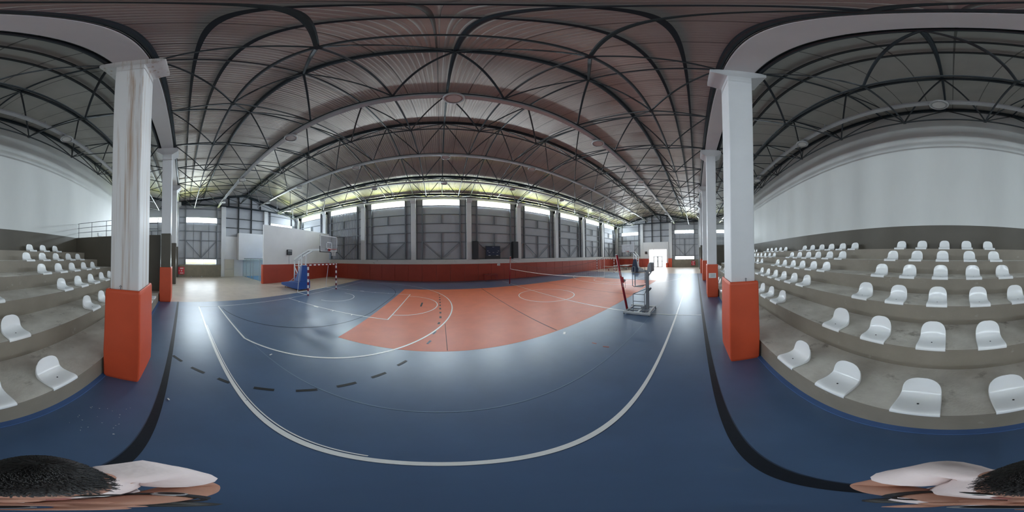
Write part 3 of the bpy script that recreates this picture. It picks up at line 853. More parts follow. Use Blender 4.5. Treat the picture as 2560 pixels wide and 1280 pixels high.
# ------------------------------------------------------------------ movable basketball stands
def backstop(name, label, x, y, face, pad_m, board_m, base_m):
    """face=+1: hoop looks towards +x. Local x grows from the backboard to the hoop."""
    r = thing(name, label, 'basketball hoop', (x, y, 0), 0 if face > 0 else PI)
    # base: boxed front and wedge tail, on castors
    mb = MB()
    poly = [(-2.35, .10), (-2.35, .72), (-3.3, .66), (-4.75, .42), (-4.75, .22), (-3.3, .10)]
    mb.prism_y([(px_, pz) for px_, pz in poly], -.56, .56)
    mb.build('base', base_m, r, bevel=.03)
    for cx in (-2.6, -4.3):
        for cy in (-.45, .45): MB().disc((cx, cy, .055), .055, -.02, .02, 14, 'y').build('castor', M['black'], r)
    # tall padded wedge in front
    vs = [(-2.33, -.5, .70), (-2.33, .5, .70), (-3.05, .5, .70), (-3.05, -.5, .70), (-2.40, -.22, 1.98), (-2.40, .22, 1.98), (-2.62, .22, 1.98), (-2.62, -.22, 1.98)]
    MB().add(vs, [(0, 1, 2, 3), (7, 6, 5, 4), (0, 4, 5, 1), (1, 5, 6, 2), (2, 6, 7, 3), (3, 7, 4, 0)]).build('front_pad', pad_m, r, bevel=.03)
    W = M['wsteel']
    for sy in (-.22, .22):
        MB().bar((-2.52, sy, 1.9), (-2.45, sy, 2.78), .09).build('upright', W, r)
        MB().bar((-3.35, sy, .66), (-3.35, sy, 2.36), .08).build('rear_post', W, r)
        MB().bar((-3.42, sy, 2.32), (-2.45, sy, 2.80), .08).bar((-2.45, sy, 2.80), (-1.75, sy, 3.06), .09).bar((-1.75, sy, 3.10), (-.12, sy, 3.10), .11).build('boom', W, r)
        MB().bar((-3.40, sy, 2.46), (-1.75, sy, 3.12), .05).build('tension_rod', W, r)
        for q in range(4):
            a = q / 4
            MB().bar((-3.30 + 1.5 * a, sy, 2.40 + .60 * a), (-3.30 + 1.5 * (a + .12), sy, 2.42 + .62 * (a + .12)), .03).build('web', W, r)
        MB().bar((-3.30, sy, 1.75), (-2.75, sy, .98), .06).build('brace', W, r)
        MB().bar((-3.30, sy, 1.9), (-2.55, sy, 1.95), .04).build('brace', W, r)
    for p, q, w in (((-3.35, -.22, 1.2), (-3.35, .22, 1.2), .06), ((-3.38, -.22, 2.34), (-3.38, .22, 2.34), .06), ((-3.3, -.22, .68), (-3.75, -.45, .62), .04), ((-3.3, .22, .68), (-3.75, .45, .62), .04), ((-3.35, -.22, .95), (-3.6, -.45, .64), .05), ((-3.35, .22, .95), (-3.6, .45, .64), .05)):
        MB().bar(p, q, w).build('brace', W, r)
    MB().bar((-.16, -.22, 3.10), (-.16, .22, 3.10), .10).build('cross_bar', W, r); MB().bar((-.16, -.5, 3.3), (-.16, .5, 3.3), .05).build('cross_bar', W, r)
    # board
    bd = MB().box(-.012, .012, -.90, .90, 2.93, 4.0).build('backboard', board_m, r)
    ln = MB(); t = .05
    for sx in (.0135, -.0165):
        ln.box(sx, sx + .003, -.90, .90, 3.95, 4.0); ln.box(sx, sx + .003, -.90, .90, 2.93, 2.98)
        ln.box(sx, sx + .003, -.90, -.85, 2.93, 4.0); ln.box(sx, sx + .003, .85, .90, 2.93, 4.0)
        ln.box(sx, sx + .003, -.295, .295, 3.53, 3.58); ln.box(sx, sx + .003, -.295, .295, 3.13, 3.17)
        ln.box(sx, sx + .003, -.295, -.245, 3.13, 3.58); ln.box(sx, sx + .003, .245, .295, 3.13, 3.58)
    ln.build('border_lines', W, bd)
    MB().box(-.03, .03, -.92, .92, 2.89, 2.95).box(-.03, .03, -.93, -.89, 2.89, 3.28).box(-.03, .03, .89, .93, 2.89, 3.28).build('edge_pad', M['black'], bd, bevel=.008)
    rm = MB().tube([(.39 + .225 * math.cos(2 * PI * k / 32), .225 * math.sin(2 * PI * k / 32), 3.09) for k in range(32)], .012, 8, closed=True)
    rm.box(.015, .05, -.10, .10, 2.98, 3.14).bar((.03, -.09, 3.09), (.19, -.11, 3.09), .02).bar((.03, .09, 3.09), (.19, .11, 3.09), .02).bar((.03, 0, 3.0), (.19, 0, 3.085), .08, .02)
    ro = rm.build('rim', M['rim'], r)
    nt = MB()
    for k in range(12):
        a = 2 * PI * k / 12
        for sgn in (1, -1):
            pts = []
            for q, (rr_, zz) in enumerate(((.222, 3.08), (.17, 2.98), (.135, 2.88), (.115, 2.78), (.12, 2.66))):
                aa = a + sgn * q * PI / 12
                pts.append((.39 + rr_ * math.cos(aa), rr_ * math.sin(aa), zz))
            nt.tube(pts, .005, 4)
    nt.build('net', M['netwhite'], ro)
    return r
backstop('basketball_stand', 'blue padded basketball stand with clear board before the white partition', -6.85, 8.5, 1, M['royal'], M['acrylic'], M['royal'])
backstop('basketball_stand', 'navy padded basketball stand with pale board at the far right end', mirx(-6.85), 8.66, -1, M['navy'], M['acrylic2'], M['navy'])

# ------------------------------------------------------------------ handball goals
M['stripe_post'] = striped('maroon_white_post', 2, .405, (0.80, 0.79, 0.79), (0.20, 0.006, 0.035), .10)
M['stripe_bar'] = striped('maroon_white_bar', 1, .42, (0.80, 0.79, 0.79), (0.30, 0.018, 0.022), .0)
def goal(label, x, y, face):
    r = thing('handball_goal', label, 'goal', (x, y, .008), 0 if face > 0 else PI)
    for sy in (-1.54, 1.54):
        MB().box(-.04, .04, sy - .04, sy + .04, 0, 2.0).build('post', M['stripe_post'], r)
        MB().tube([(0, sy, .03), (-1.07, sy, .03)], .022, 8).build('base_bar', M['wsteel'], r)
        MB().tube([(-1.07, sy, .03), (-.80, sy, 2.02)], .018, 8).build('rear_stay', M['wsteel'], r)
        MB().tube([(0, sy, 2.03), (-.80, sy, 2.03)], .018, 8).build('top_bar', M['wsteel'], r)
    MB().box(-.04, .04, -1.58, 1.58, 2.0, 2.08).build('crossbar', M['stripe_bar'], r)
    MB().tube([(-1.07, -1.54, .03), (-1.07, 1.54, .03)], .022, 8).build('rear_bar', M['wsteel'], r)
    return r
goal('maroon and white striped handball goal by the blue basketball stand', -7.72, 8.95, 1)
goal('red and white handball goal far right, before the red padding', 21.3, 13.2, -1)
# ------------------------------------------------------------------ things along the window wall
def loudspeaker(x0, x1, z0, z1, label, ledge):
    r = thing('loudspeaker_cabinet', label, 'cabinet', ((x0 + x1) / 2, 17.30, 2.34)); w = (x1 - x0) / 2; h = z1 - z0
    MB().box(-w, w, -.36, .0, 0, h).build('case', M['black'], r, bevel=.01)
    MB().box(-w + .06, w - .03, -.372, -.36, .05, h - .08).build('front_grille', M['charcoal'], r)
    if ledge: MB().box(-w + .02, w + .0, -.42, -.30, .0, .06).build('foot_strip', M['lightsteel'], r)
loudspeaker(3.48, 4.14, 2.3, 4.22, 'tall black narrow cabinet on the white sill, left of the scoreboard', False)
loudspeaker(8.22, 8.92, 2.3, 4.30, 'tall black cabinet with pale foot on the sill, right of the scoreboard', True)
sb = thing('scoreboard', 'dark blue black electronic scoreboard standing on the white sill', 'scoreboard', (5.9, 17.24, 2.34))
MB().box(-.86, .86, .0, .16, 0, 1.46).build('case', M['charcoal'], sb, bevel=.015)
MB().box(-.80, .80, -.012, .0, .40, 1.40).build('display', M['navy'], sb)
for x, z, w, h in ((0, 1.34, .2, .035), (-.62, .90, .14, .05), (.62, .90, .14, .05), (-.46, .73, .18, .035), (.02, .72, .18, .035), (.50, .73, .16, .035), (-.44, .40, .24, .07), (.48, .40, .24, .07)):
    MB().box(x - w / 2, x + w / 2, -.018, -.012, z - h / 2, z + h / 2).build('label_strip', M['lightsteel'], sb)
sg = thing('wall_sign', 'small white sign with a dark mark on the red padding below the scoreboard', 'sign', (6.52, 17.20, 1.70))
MB().box(-.17, .17, -.012, .0, -.12, .12).build('plate', M['paper'], sg)
MB().disc((.03, -.012, .0), .05, -.004, 0, 14, 'y').box(-.12, .12, -.015, -.012, -.09, -.075).build('mark', M['ink'], sg)
tb = thing('table', 'small dark red table against the red padding below the scoreboard', 'table', (5.42, 16.72, .004))
MB().box(-.72, .72, -.28, .28, .68, .72).build('tabletop', mat('dark_red_top', (0.30, .07, .05), .45), tb, bevel=.006)
for sx in (-.66, .66):
    for sy in (-.23, .23): MB().box(sx - .025, sx + .025, sy - .025, sy + .025, 0, .68).build('leg', M['tablered'], tb)
MB().box(-.64, .64, -.245, -.215, .60, .68).build('apron', M['tablered'], tb)
o = MB().cbox((5.30, 16.75, .765), .34, .2, .08).build('bag', M['tablered'], bevel=.02); tag(o, 'small dark red bundle lying on the little table', 'bundle')

# ------------------------------------------------------------------ volleyball posts and net
PN = Vector((6.52, 2.93, .006)); PNT = Vector((6.52, 3.42, 2.53))
PF = Vector((6.28, 13.75, .006)); PFT = Vector((6.40, 13.78, 2.55))
def post(a, t, label, letters):
    r = thing('net_post', label, 'post', a)
    v = t - a
    MB().tube([(0, 0, 0), v], .052, 14).build('pole', M['postred'], r, smooth=True)
    MB().tube([v, v + v.normalized() * .05], .066, 14).build('cap', M['lightsteel'], r)
    MB().disc((0, 0, 0), .09, 0, .015, 18).build('floor_sleeve', M['lightsteel'], r)
    if letters:
        d = v.normalized(); m = v * .55; side = Vector((1, 0, 0))
        MB().bar(m - d * .10 + Vector((.0, -.07, 0)), m + d * .16 + Vector((.0, -.07, 0)), .07).build('winch_plate', M['postred'], r)
        wc = MB().disc(tuple(m + Vector((.06, -.11, 0))), .055, -.03, .03, 18, 'x').build('winch_drum', M['lightsteel'], r)
        MB().tube([m + Vector((.1, -.11, 0)), m + Vector((.12, -.13, -.12)), m + Vector((.12, -.13, -.35))], .006, 5).build('winch_cord', M['black'], r)
        for k in range(14):
            c = v * (.44 + .012 * k) if k < 7 else v * (.64 + .012 * (k - 7))
            c = c + Vector((-.036, -.036, 0))
            MB().bar(c - d * .009, c + d * .009, .022, .022).build('letter', M['paper'], r)
    return r
post(PN, PNT, 'dark red leaning volleyball post with winch beside the umpire chair', True)
post(PF, PFT, 'dark red volleyball post on the far side of the court', False)
nr = thing('volleyball_net', 'slack volleyball net sagging across the court between two red posts', 'net')
def net_pt(u, v):
    """u 0 far .. 1 near, v 0 bottom tape .. 1 top cord"""
    y = 13.7 + (4.0 - 13.7) * u
    sag = .13 * math.sin(PI * u)
    zb = 1.42 + .10 * u - sag * .8 + .09 * math.sin(PI * min(1, u * 3)) * 0
    zt = 2.35 - .62 * math.sin(PI * u) ** .7 + .10 * u
    x = 6.36 + .06 * math.sin(PI * u) * (1 - v) + .03 * math.sin(9 * u)
    return (x, y, zb + (zt - zb) * v)
mesh_ = MB()
NU, NV = 72, 8
for i in range(NU + 1): mesh_.tube([net_pt(i / NU, j / 4) for j in range(5)], .0022, 3)
for j in range(1, NV): mesh_.tube([net_pt(i / 36, j / NV) for i in range(37)], .0022, 3)
mesh_.build('mesh', M['netcord'], nr)
tp = MB()
for z0 in (0,):
    pts = [net_pt(i / 40, 0) for i in range(41)]
    tp.tube(pts, .018, 5)
tp.build('bottom_tape', M['netwhite'], nr)
MB().tube([net_pt(i / 40, 1) for i in range(41)], .006, 5).build('top_cord', M['netcord'], nr)
MB().tube([net_pt(1, 0), net_pt(1, .5), net_pt(1, 1)], .009, 5).build('side_tape', M['netwhite'], nr)
MB().tube([net_pt(0, 0), net_pt(0, 1)], .013, 5).build('side_tape', M['netwhite'], nr)
fa = PF + (PFT - PF) * .56; fb = PF + (PFT - PF) * .93
MB().tube([net_pt(0, 0), fa], .005, 5).build('tie_cord', M['netwhite'], nr); MB().tube([net_pt(0, 1), fb], .005, 5).build('tie_cord', M['netwhite'], nr)
na = PN + (PNT - PN) * .60; nb = PN + (PNT - PN) * .97
MB().tube([net_pt(1, 0), na], .005, 5).build('tie_cord', M['netcord'], nr); MB().tube([net_pt(1, 1), nb], .005, 5).build('tie_cord', M['netcord'], nr)

# ------------------------------------------------------------------ umpire chair
u = thing('umpire_chair', 'grey steel volleyball umpire chair with ladder on a low wheeled base', 'umpire chair', (6.62, 2.32, .006))
G = M['greysteel']; L_ = M['lightsteel']
# base: two long rails along y, cross plates
MB().box(-.58, -.46, -.55, .60, .05, .13).build('base_rail', L_, u, bevel=.008)
MB().box(.46, .58, -.50, .66, .05, .13).build('base_rail', L_, u, bevel=.008)
MB().box(-.50, .50, .48, .58, .06, .12).build('base_rail', G, u, bevel=.008)
MB().box(-.50, .50, -.50, -.40, .06, .12).build('base_rail', L_, u, bevel=.008)
MB().box(-.50, .50, -.05, .05, .07, .12).build('base_rail', L_, u, bevel=.008)
MB().box(-.2, -.1, -.45, .52, .07, .115).build('base_rail', G, u, bevel=.006)
for x in (-.52, .52):
    for y in (-.5, .58): MB().disc((x, y, .026), .026, -.02, .02, 12, 'x').build('wheel', M['black'], u)
MB().box(.06, .18, -.31, -.19, .10, 1.80).build('mast', G, u, bevel=.008)
MB().bar((.12, -.25, .12), (.12, .05, .14), .06).bar((.12, -.22, .32), (.12, .0, .12), .05).build('gusset', G, u)
# ladder frame on the court side
ld = MB()
for y in (-.24, .26): ld.tube([(-.28, y, .06), (-.28, y, .86)], .016, 8)
for z in (.22, .54, .86): ld.tube([(-.28, -.24, z), (-.28, .26, z)], .016, 8)
ld.build('ladder', G, u)
MB().tube([(-.28, -.24, .86), (.06, -.22, 1.0)], .016, 8).tube([(-.28, .26, .86), (.10, -.18, 1.02)], .014, 8).build('ladder_tie', G, u)
# guard rail hoops around the standing place
gd = MB()
gd.tube([(-.30, .27, 2.02), (-.30, .27, 1.22), (-.28, .20, 1.18), (.06, -.10, 1.20), (.10, -.20, 1.22)], .016, 8)
gd.tube([(-.22, .18, 2.0), (-.22, .18, 1.2)], .014, 8).tube([(-.10, .24, 2.0), (-.10, .24, 1.2)], .014, 8).tube([(-.30, .27, 2.02), (-.10, .24, 2.02), (-.22, .18, 2.02)], .014, 8)
gd.tube([(.02, -.18, 2.0), (.02, -.18, 1.3)], .014, 8)
gd.build('guard_rail', G, u)
MB().box(-.24, .06, -.12, .20, 1.165, 1.185).build('foot_plate', L_, u)
# seat arm, seat and back pad
MB().box(.05, .19, -.42, .14, 1.78, 1.86).build('seat_arm', G, u, bevel=.006)
MB().bar((.12, -.25, 1.55), (.12, -.44, 1.79), .05).build('seat_brace', G, u)
MB().box(-.12, .36, -.50, -.36, 1.80, 1.88).build('seat_pad', M['greysteel'], u, bevel=.02)
MB().prism_x([(-.52, 1.83), (-.30, 1.83), (-.33, 2.08), (-.40, 2.20), (-.49, 2.20)], -.10, .34).build('back_pad', G, u, bevel=.03)
MB().tube([(.12, -.25, .90), (.12, -.35, 1.02), (.12, -.42, 1.08)], [.03, .055, .03], 10).build('crank_handle', M['frame'], u, smooth=True)

# ------------------------------------------------------------------ far right end
XI = XE
w_e = bpy.data.objects['wall_east']
p1 = MB()
y = 9.92
while y < 17.1:
    y2 = min(y + 1.5, 17.2); p1.box(XI - .12, XI, y + .006, y2 - .006, 0, 1.81); y = y2
p1.build('padding', M['redpad'], w_e, bevel=.02)['label'] = 'red padding at the foot of the right end wall'
o = MB().box(XI - .16, XI, 4.88, 5.68, 0, 1.82).build('column_pad', M['pad'], bevel=.02); tag(o, 'orange pad on the end wall column beside the bright entrance', 'pad')
o = MB().box(XI - .45, XI - .02, 5.72, 6.12, 0, .90).build('low_box', M['pad'], bevel=.02); tag(o, 'low orange box on the floor beside the entrance', 'box')
o = MB().box(XI - .10, XI, 10.24, 10.75, 2.80, 3.34).build('wall_panel', mat('dark_brown_panel', (.05, .035, .03), .5), bevel=.01); tag(o, 'small dark square panel on the white wall left of the entrance', 'panel')
# entrance: glazed screen with a double door
d2 = MB()
for y in (6.0, 6.97, 7.93, 8.85, 9.85): d2.box(XI + .02, XI + .09, y - .03, y + .03, 0, 3.78)
for z in (1.24, 2.28, 3.75): d2.box(XI + .02, XI + .09, 5.97, 9.88, z - .03, z + .03)
en = struct(d2.build('door_2', M['alu']), 'bright glazed entrance with a double door')
MB().box(XI + .045, XI + .055, 6.0, 9.85, 0, 3.75).build('pane', M['glass'], en)
lf = MB()
for y0, y1 in ((6.99, 7.91), (7.95, 8.83)):
    lf.box(XI - .02, XI + .04, y0, y0 + .10, 0, 2.24); lf.box(XI - .02, XI + .04, y1 - .10, y1, 0, 2.24); lf.box(XI - .02, XI + .04, y0, y1, 2.12, 2.24); lf.box(XI - .02, XI + .04, y0, y1, 0, .1)
lf.build('door_leaf', M['greysteel'], en)
MB().tube([(XI - .06, 7.87, .9), (XI - .06, 7.87, 1.3)], .015, 6).tube([(XI - .06, 8.0, .9), (XI - .06, 8.0, 1.3)], .015, 6).build('handle', M['frame'], en)
struct(MB().box(XE + .5, XE + 60, -14, 30, -.24, -.02).build('outside_paving', M['slab']), 'paving outside the entrance')
area('entrance_daylight', (XE + .8, 7.9, 2.1), (-1, 0, -.12), 3.9, 3.9, SKY * .06 * PI * 3.9 * 3.9, (1.0, .97, .93))

def table(x, y, sx, sy, h, rz, top, leg, label, folded=False):
    r = thing('table', label, 'table', (x, y, 0), rz, 'tables stored at the far right end')
    MB().box(-sx / 2, sx / 2, -sy / 2, sy / 2, h - .04, h).build('tabletop', top, r, bevel=.006)
    for a in (-1, 1):
        for b in (-1, 1): MB().bar((a * (sx / 2 - .12), b * (sy / 2 - .15), 0), (a * (sx / 2 - .08), b * (sy / 2 - .12), h - .04), .045).build('leg', leg, r)
        MB().bar((a * (sx / 2 - .10), -(sy / 2 - .15), .25), (a * (sx / 2 - .10), (sy / 2 - .15), .25), .035).build('stretcher', leg, r)
    return r
table(24.3, 14.1, .9, 2.3, .70, .03, M['wood'], M['tablered'], 'worn table with red legs behind the far right goal')
table(26.6, 13.0, 1.5, 2.6, .76, .1, M['lightsteel'], M['charcoal'], 'pale topped table with dark legs beside the far basketball stand')
table(28.6, 12.2, 1.4, 2.6, .80, -.05, M['wood'], M['charcoal'], 'pale table farthest back before the red end padding')
for i, (x, y, rz) in enumerate(((25.6, 12.6, .1), (27.6, 11.6, -.05), (23.6, 13.2, .03))):
    r = thing('bench', ['low dark bench beside the pale topped table', 'low dark bench by the farthest table', 'low red legged bench behind the far goal'][i], 'bench', (x, y, 0), rz)
    MB().box(-.16, .16, -.95, .95, .40, .45).build('seat_board', M['wood'] if i == 2 else M['charcoal'], r)
    for b in (-.75, .75): MB().box(-.12, .12, b - .02, b + .02, 0, .40).build('leg', M['tablered'] if i == 2 else M['charcoal'], r)
# small signs on the wall behind the stand, left
o = MB().box(-13.3, -12.6, YS, YS + .05, 4.3, 4.6).build('vent_plate', M['lightsteel'], bevel=.01); tag(o, 'small grey oval plate on the white wall beyond the left railing', 'plate')
# ------------------------------------------------------------------ the person holding the camera
PF_ = Vector((.656, .755, 0)); PR_ = Vector((.755, -.656, 0))       # facing, own right-hand side
PB = Vector((-.126, -.145, 0))                                       # where the person stands
def pp(r, f, z): return PB + PR_ * r + PF_ * f + Vector((0, 0, z))
person = thing('person', 'person in a pale short sleeved shirt directly below the camera, both hands raised in front', 'person', (0, 0, .006))
def skin_obj(name, chains, m, parent, levels=2, root=None):
    """chains: list of [(pos, radius), ...]; chains may start with the index tuple ('at', chain, idx)"""
    vs = []; es = []; rad = []; idx = []
    for ch in chains:
        ids = []
        for k, it in enumerate(ch):
            if isinstance(it[0], str):
                ids.append(idx[it[1]][it[2]]); continue
            vs.append(it[0]); rad.append(it[1]); ids.append(len(vs) - 1)
        for a, b in zip(ids, ids[1:]): es.append((a, b))
        idx.append(ids)
    me = bpy.data.meshes.new(name); me.from_pydata([tuple(v) for v in vs], es, []); me.materials.append(m)
    o = bpy.data.objects.new(name, me); C.objects.link(o); o.parent = parent
    s = o.modifiers.new('skin', 'SKIN'); s.use_smooth_shade = True; s.branch_smoothing = .6
    sv = me.skin_vertices[0].data
    for i, r in enumerate(rad):
        sv[i].radius = r if isinstance(r, tuple) else (r, r)
    for x in sv: x.use_root = False
    sv[0].use_root = True
    d = o.modifiers.new('sub', 'SUBSURF'); d.levels = levels; d.render_levels = levels
    return o
ZS = 1.50
shR, shL = pp(.185, -.01, ZS), pp(-.185, -.01, ZS)
elR = Vector((.092, -.180, 1.17)); elL = Vector((-.225, .030, 1.17))
wrR = Vector((-.005, -.098, 1.31)); wrL = Vector((-.098, -.010, 1.31))
haR = Vector((-.030, -.045, 1.345)); haL = Vector((-.045, -.028, 1.345))
neck = pp(0, .01, 1.56)
chains = [
    [(pp(0, 0, .95), (.12, .09)), (pp(0, .01, 1.12), (.12, .085)), (pp(0, .0, 1.30), (.12, .085)), (pp(0, -.0, 1.45), (.085, .055)), (neck, .055), (pp(0, .02, 1.63), .052)],
    [('at', 0, 3), (shR + Vector((0, 0, -.03)), .042), (shR * .5 + elR * .5, .046), (elR, .040), (elR * .55 + wrR * .45, .040), (wrR, .027), (haR, (.038, .024))],
    [('at', 0, 3), (shL + Vector((0, 0, -.03)), .042), (shL * .5 + elL * .5, .046), (elL, .040), (elL * .55 + wrL * .45, .040), (wrL, .027), (haL, (.038, .024))],
    [('at', 0, 0), (pp(.08, 0, .88), .055), (pp(.10, .01, .50), .045), (pp(.10, -.01, .10), .035)],
    [('at', 0, 0), (pp(-.08, 0, .88), .055), (pp(-.10, .01, .50), .045), (pp(-.10, -.01, .10), .035)],
]
body = skin_obj('body', chains, M['skin'], person)
# head
def ell(name, c, rx, ry, rz, m, parent, fn=None, seg=32, rings=20, zmin=None):
    bm = bmesh.new(); bmesh.ops.create_uvsphere(bm, u_segments=seg, v_segments=rings, radius=1)
    for v in bm.verts:
        p = v.co.copy()
        if fn: p = fn(p)
        v.co = c + PR_ * (p.x * rx) + PF_ * (p.y * ry) + Vector((0, 0, p.z * rz))
    if zmin is not None:
        bmesh.ops.delete(bm, geom=[v for v in bm.verts if v.co.z < zmin(v.co)], context='VERTS')
    me = bpy.data.meshes.new(name); bm.to_mesh(me); bm.free(); me.materials.append(m)
    for p in me.polygons: p.use_smooth = True
    o = bpy.data.objects.new(name, me); C.objects.link(o); o.parent = parent
    return o
HC = pp(0, .035, 1.70)
def headfn(p):
    q = p.copy()
    if q.z < 0: q.x *= 1 - .28 * (-q.z) ** 1.5; 
    if q.y > .2 and q.z < .1: q.y *= 1.0 + .06 * (-q.z)
    if q.y < -.2: q.y *= 1.05; 
    return q
head = ell('head', HC, .070, .097, .122, M['skin'], body, headfn)
for s_, e in ((1, 'ear'), (-1, 'ear')):
    ell('ear', HC + PR_ * (.075 * s_) + PF_ * -.005 + Vector((0, 0, -.01)), .012, .020, .032, M['skin'], body, None, 14, 10)
ell('nose', HC + PF_ * .098 + Vector((0, 0, -.022)), .012, .017, .024, M['skin'], body, None, 14, 10)
for s_ in (1, -1):
    ell('eye', HC + PR_ * (.031 * s_) + PF_ * .085 + Vector((0, 0, .012)), .013, .008, .007, M['paper'], body, None, 12, 8)
    ell('iris', HC + PR_ * (.031 * s_) + PF_ * .0915 + Vector((0, 0, .012)), .005, .002, .005, M['black'], body, None, 10, 8)
    ell('eyebrow', HC + PR_ * (.032 * s_) + PF_ * .087 + Vector((0, 0, .032)), .016, .004, .0035, M['hair'], body, None, 12, 8)
ell('mouth', HC + PF_ * .092 + Vector((0, 0, -.066)), .024, .010, .007, mat('lips', (.35, .12, .10), .5), body, None, 14, 8)
# hair: a cap with a receding front edge, and short strands lying on it
def hairline(co):
    d = co - HC; f = d.dot(PF_); r = abs(d.dot(PR_))
    return HC.z + (.058 + .5 * max(0, f - .05) if f > .02 else (.03 if f > -.03 else -.05))
def capfn(p):
    q = headfn(p); return q * (1.0 + .02 * mnoise.noise(p * 4))
cap = ell('hair', HC + Vector((0, 0, .004)) - PF_ * .003, .076, .104, .127, M['hair'], body, capfn, 48, 32, hairline)
random.seed(11)
hs = MB()
cnt = 0
while cnt < 6500:
    a = random.uniform(0, 2 * PI); z = random.uniform(-.45, 1.0)
    rr = math.sqrt(1 - z * z)
    p = Vector((rr * math.cos(a), rr * math.sin(a), z)); q = headfn(p)
    P_ = HC + Vector((0, 0, .004)) - PF_ * .003 + PR_ * (q.x * .076) + PF_ * (q.y * .105) + Vector((0, 0, q.z * .127))
    if P_.z < hairline(P_) - random.uniform(0, .018): continue
    nrm = (PR_ * (p.x / .076) + PF_ * (p.y / .105) + Vector((0, 0, p.z / .127))).normalized()
    # growth: from the crown outwards, swirling a little
    crown = HC - PF_ * .05 + Vector((0, 0, .12))
    d = P_ - crown; d = d - nrm * d.dot(nrm)
    if d.length < 1e-4: continue
    d.normalize(); t = nrm.cross(d)
    d = (d + t * random.uniform(-.15, .55) + nrm * random.uniform(.08, .35)).normalized()
    L = random.uniform(.010, .019); w = random.uniform(.0006, .0011)
    sd = nrm.cross(d).normalized() * w
    mid = P_ + d * L * .55 + nrm * .002; tip = P_ + d * L - nrm * .003
    hs.add([P_ - sd, P_ + sd, mid + sd * .7, mid - sd * .7, tip], [(0, 1, 2, 3), (3, 2, 4)])
    cnt += 1
M['strand'] = mat('hair_strands', (0.020, 0.017, 0.015), 0.5, col2=(.007, .006, .006), vscale=160)
o = hs.build('hair_strands', M['strand'], body, fix=False); o['kind'] = 'stuff'
# shirt: one skinned garment, loose short sleeves
sl = .46
def lerp(a, b, t): return a * (1 - t) + b * t
shirt = skin_obj('shirt', [
    [(pp(0, .0, .80), (.19, .142)), (pp(0, .0, .83), (.188, .14)), (pp(0, .01, 1.06), (.172, .128)), (pp(0, .0, 1.28), (.185, .145)), (pp(0, -.03, 1.44), (.165, .142)), (pp(0, .0, 1.545), (.092, .086)), (pp(0, .006, 1.585), (.074, .072))],
    [('at', 0, 4), (pp(.09, -.008, 1.495), (.056, .064)), (shR + Vector((0, 0, -.012)), .060), (lerp(shR, elR, .3), .062), (lerp(shR, elR, sl), .073), (lerp(shR, elR, sl + .12), .074)],
    [('at', 0, 4), (pp(-.09, -.008, 1.495), (.056, .064)), (shL + Vector((0, 0, -.012)), .060), (lerp(shL, elL, .3), .062), (lerp(shL, elL, sl), .073), (lerp(shL, elL, sl + .12), .074)],
], M['shirt'], body)
tx = bpy.data.textures.new('folds', 'CLOUDS'); tx.noise_scale = .11
dm = shirt.modifiers.new('folds', 'DISPLACE'); dm.texture = tx; dm.strength = .016; dm.mid_level = .5
# collar
col = MB()
n = 28; pts0, pts1 = [], []
for k in range(n):
    a = 2 * PI * k / n
    b = neck + PR_ * (.060 * math.cos(a)) + PF_ * (.062 * math.sin(a) - .002) + Vector((0, 0, .022 - .014 * math.sin(a)))
    pts0.append(b)
col.tube(pts0, .012, 8, closed=True)
col.build('collar', M['shirt'], body, smooth=True)
tro = skin_obj('trousers', [
    [(pp(0, 0, 1.03), (.155, .115)), (pp(0, 0, .86), (.165, .13))],
    [('at', 0, 1), (pp(.095, 0, .74), .098), (pp(.105, .01, .48), .075), (pp(.105, -.01, .07), .065)],
    [('at', 0, 1), (pp(-.095, 0, .74), .098), (pp(-.105, .01, .48), .075), (pp(-.105, -.01, .07), .065)]], M['trouser'], body, 1)
for s_ in (1, -1):
    skin_obj('shoe', [[(pp(.105 * s_, -.06, .05), (.042, .05)), (pp(.110 * s_, .05, .045), (.045, .045)), (pp(.118 * s_, .16, .035), (.042, .034))]], M['shoe'], body, 1)
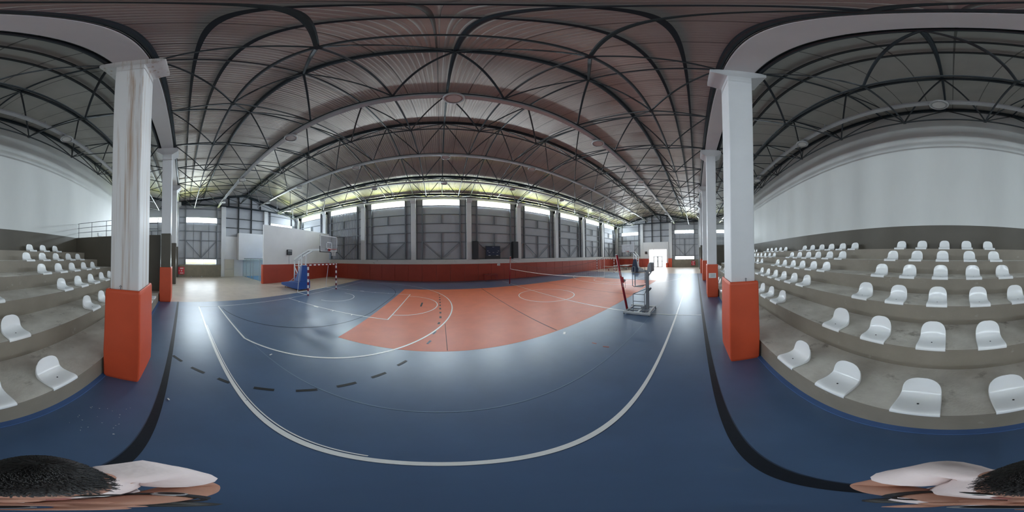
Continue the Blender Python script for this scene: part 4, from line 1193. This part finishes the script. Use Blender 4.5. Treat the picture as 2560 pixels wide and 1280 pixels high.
# fingers: each its own chain, rooted in the palm and curled round the stick
stick_c = Vector((-.020, -.020, 0))
for side, ha, wr in ((1, haR, wrR), (-1, haL, wrL)):
    for k in range(4):
        dz = .030 - .020 * k + (.012 if side > 0 else -.004)
        base = ha + Vector((0, 0, dz)) + (ha - wr).normalized() * .022
        chain = [(ha + Vector((0, 0, dz * .6)), .0105), (base, .0098)]
        c0 = Vector((stick_c.x, stick_c.y, base.z))
        rel = base - c0; a0 = math.atan2(rel.y, rel.x); r0_ = max(.026, rel.length * .9)
        Ls = (1.0, 1.12, 1.05, .85)[k]
        for q in range(1, 5):
            aa = a0 - side * q * .52 * Ls
            rq = r0_ + (.022 - r0_) * q / 4
            chain.append((c0 + Vector((rq * math.cos(aa), rq * math.sin(aa), -.002 * q)), .0092 - .0005 * q))
        skin_obj('finger', [chain], M['skin'], body, 1)
    th = ha + Vector((0, 0, .030))
    rel = th - Vector((stick_c.x, stick_c.y, th.z)); a0 = math.atan2(rel.y, rel.x)
    chain = [(lerp(wr, ha, .5) + Vector((0, 0, .018)), .012), (ha + Vector((0, 0, .040)), .0115)]
    for q in (1, 2, 3):
        aa = a0 + side * q * .42
        chain.append((Vector((stick_c.x + .030 * math.cos(aa), stick_c.y + .030 * math.sin(aa), th.z + .016 + .004 * q)), .0110 - .0008 * q))
    skin_obj('thumb', [chain], M['skin'], body, 1)
# watch and band
def band(name, p, d, r, m, parent):
    d = d.normalized(); a = d.cross(Vector((0, 0, 1))).normalized(); b = a.cross(d)
    mb = MB()
    k = 24
    vs = []
    for rr_ in (r, r + .004):
        for t in (-.011, .011):
            vs += [p + d * t + (a * math.cos(2 * PI * i / k) + b * math.sin(2 * PI * i / k)) * rr_ for i in range(k)]
    fs = []
    for i in range(k):
        j = (i + 1) % k
        fs += [(2 * k + i, 2 * k + j, 3 * k + j, 3 * k + i), (i, j, k + j, k + i), (i, j, 2 * k + j, 2 * k + i), (k + i, k + j, 3 * k + j, 3 * k + i)]
    mb.add(vs, fs)
    return mb.build(name, m, parent, smooth=False)
wt = thing('wristwatch', 'black wristwatch with grey case on the left wrist of the person', 'watch')
pw = lerp(elL, wrL, .88); dw = wrL - elL
band('strap', pw, dw, .033, M['black'], wt)
up = (Vector((0, 0, 1)) - dw.normalized() * dw.normalized().z).normalized()
MB().tube([pw + up * .032, pw + up * .043], .015, 20).build('case', M['lightsteel'], wt)
MB().tube([pw + up * .043, pw + up * .0445], .012, 20).build('dial', M['black'], wt)
wb = band('wrist_strap', lerp(elR, wrR, .90), wrR - elR, .033, M['black'], None)
tag(wb, 'plain black strap on the right wrist of the person', 'strap')
# the grip they hold
gp = thing('camera_grip', 'slim dark camera grip with a grey ring held upright in both hands', 'grip', (-.022, -.022, 1.20))
MB().tube([(0, 0, 0), (0, 0, .12)], .011, 16).build('handle', M['black'], gp)
MB().tube([(0, 0, .0), (0, 0, .012)], .014, 18).build('ring', M['lightsteel'], gp)
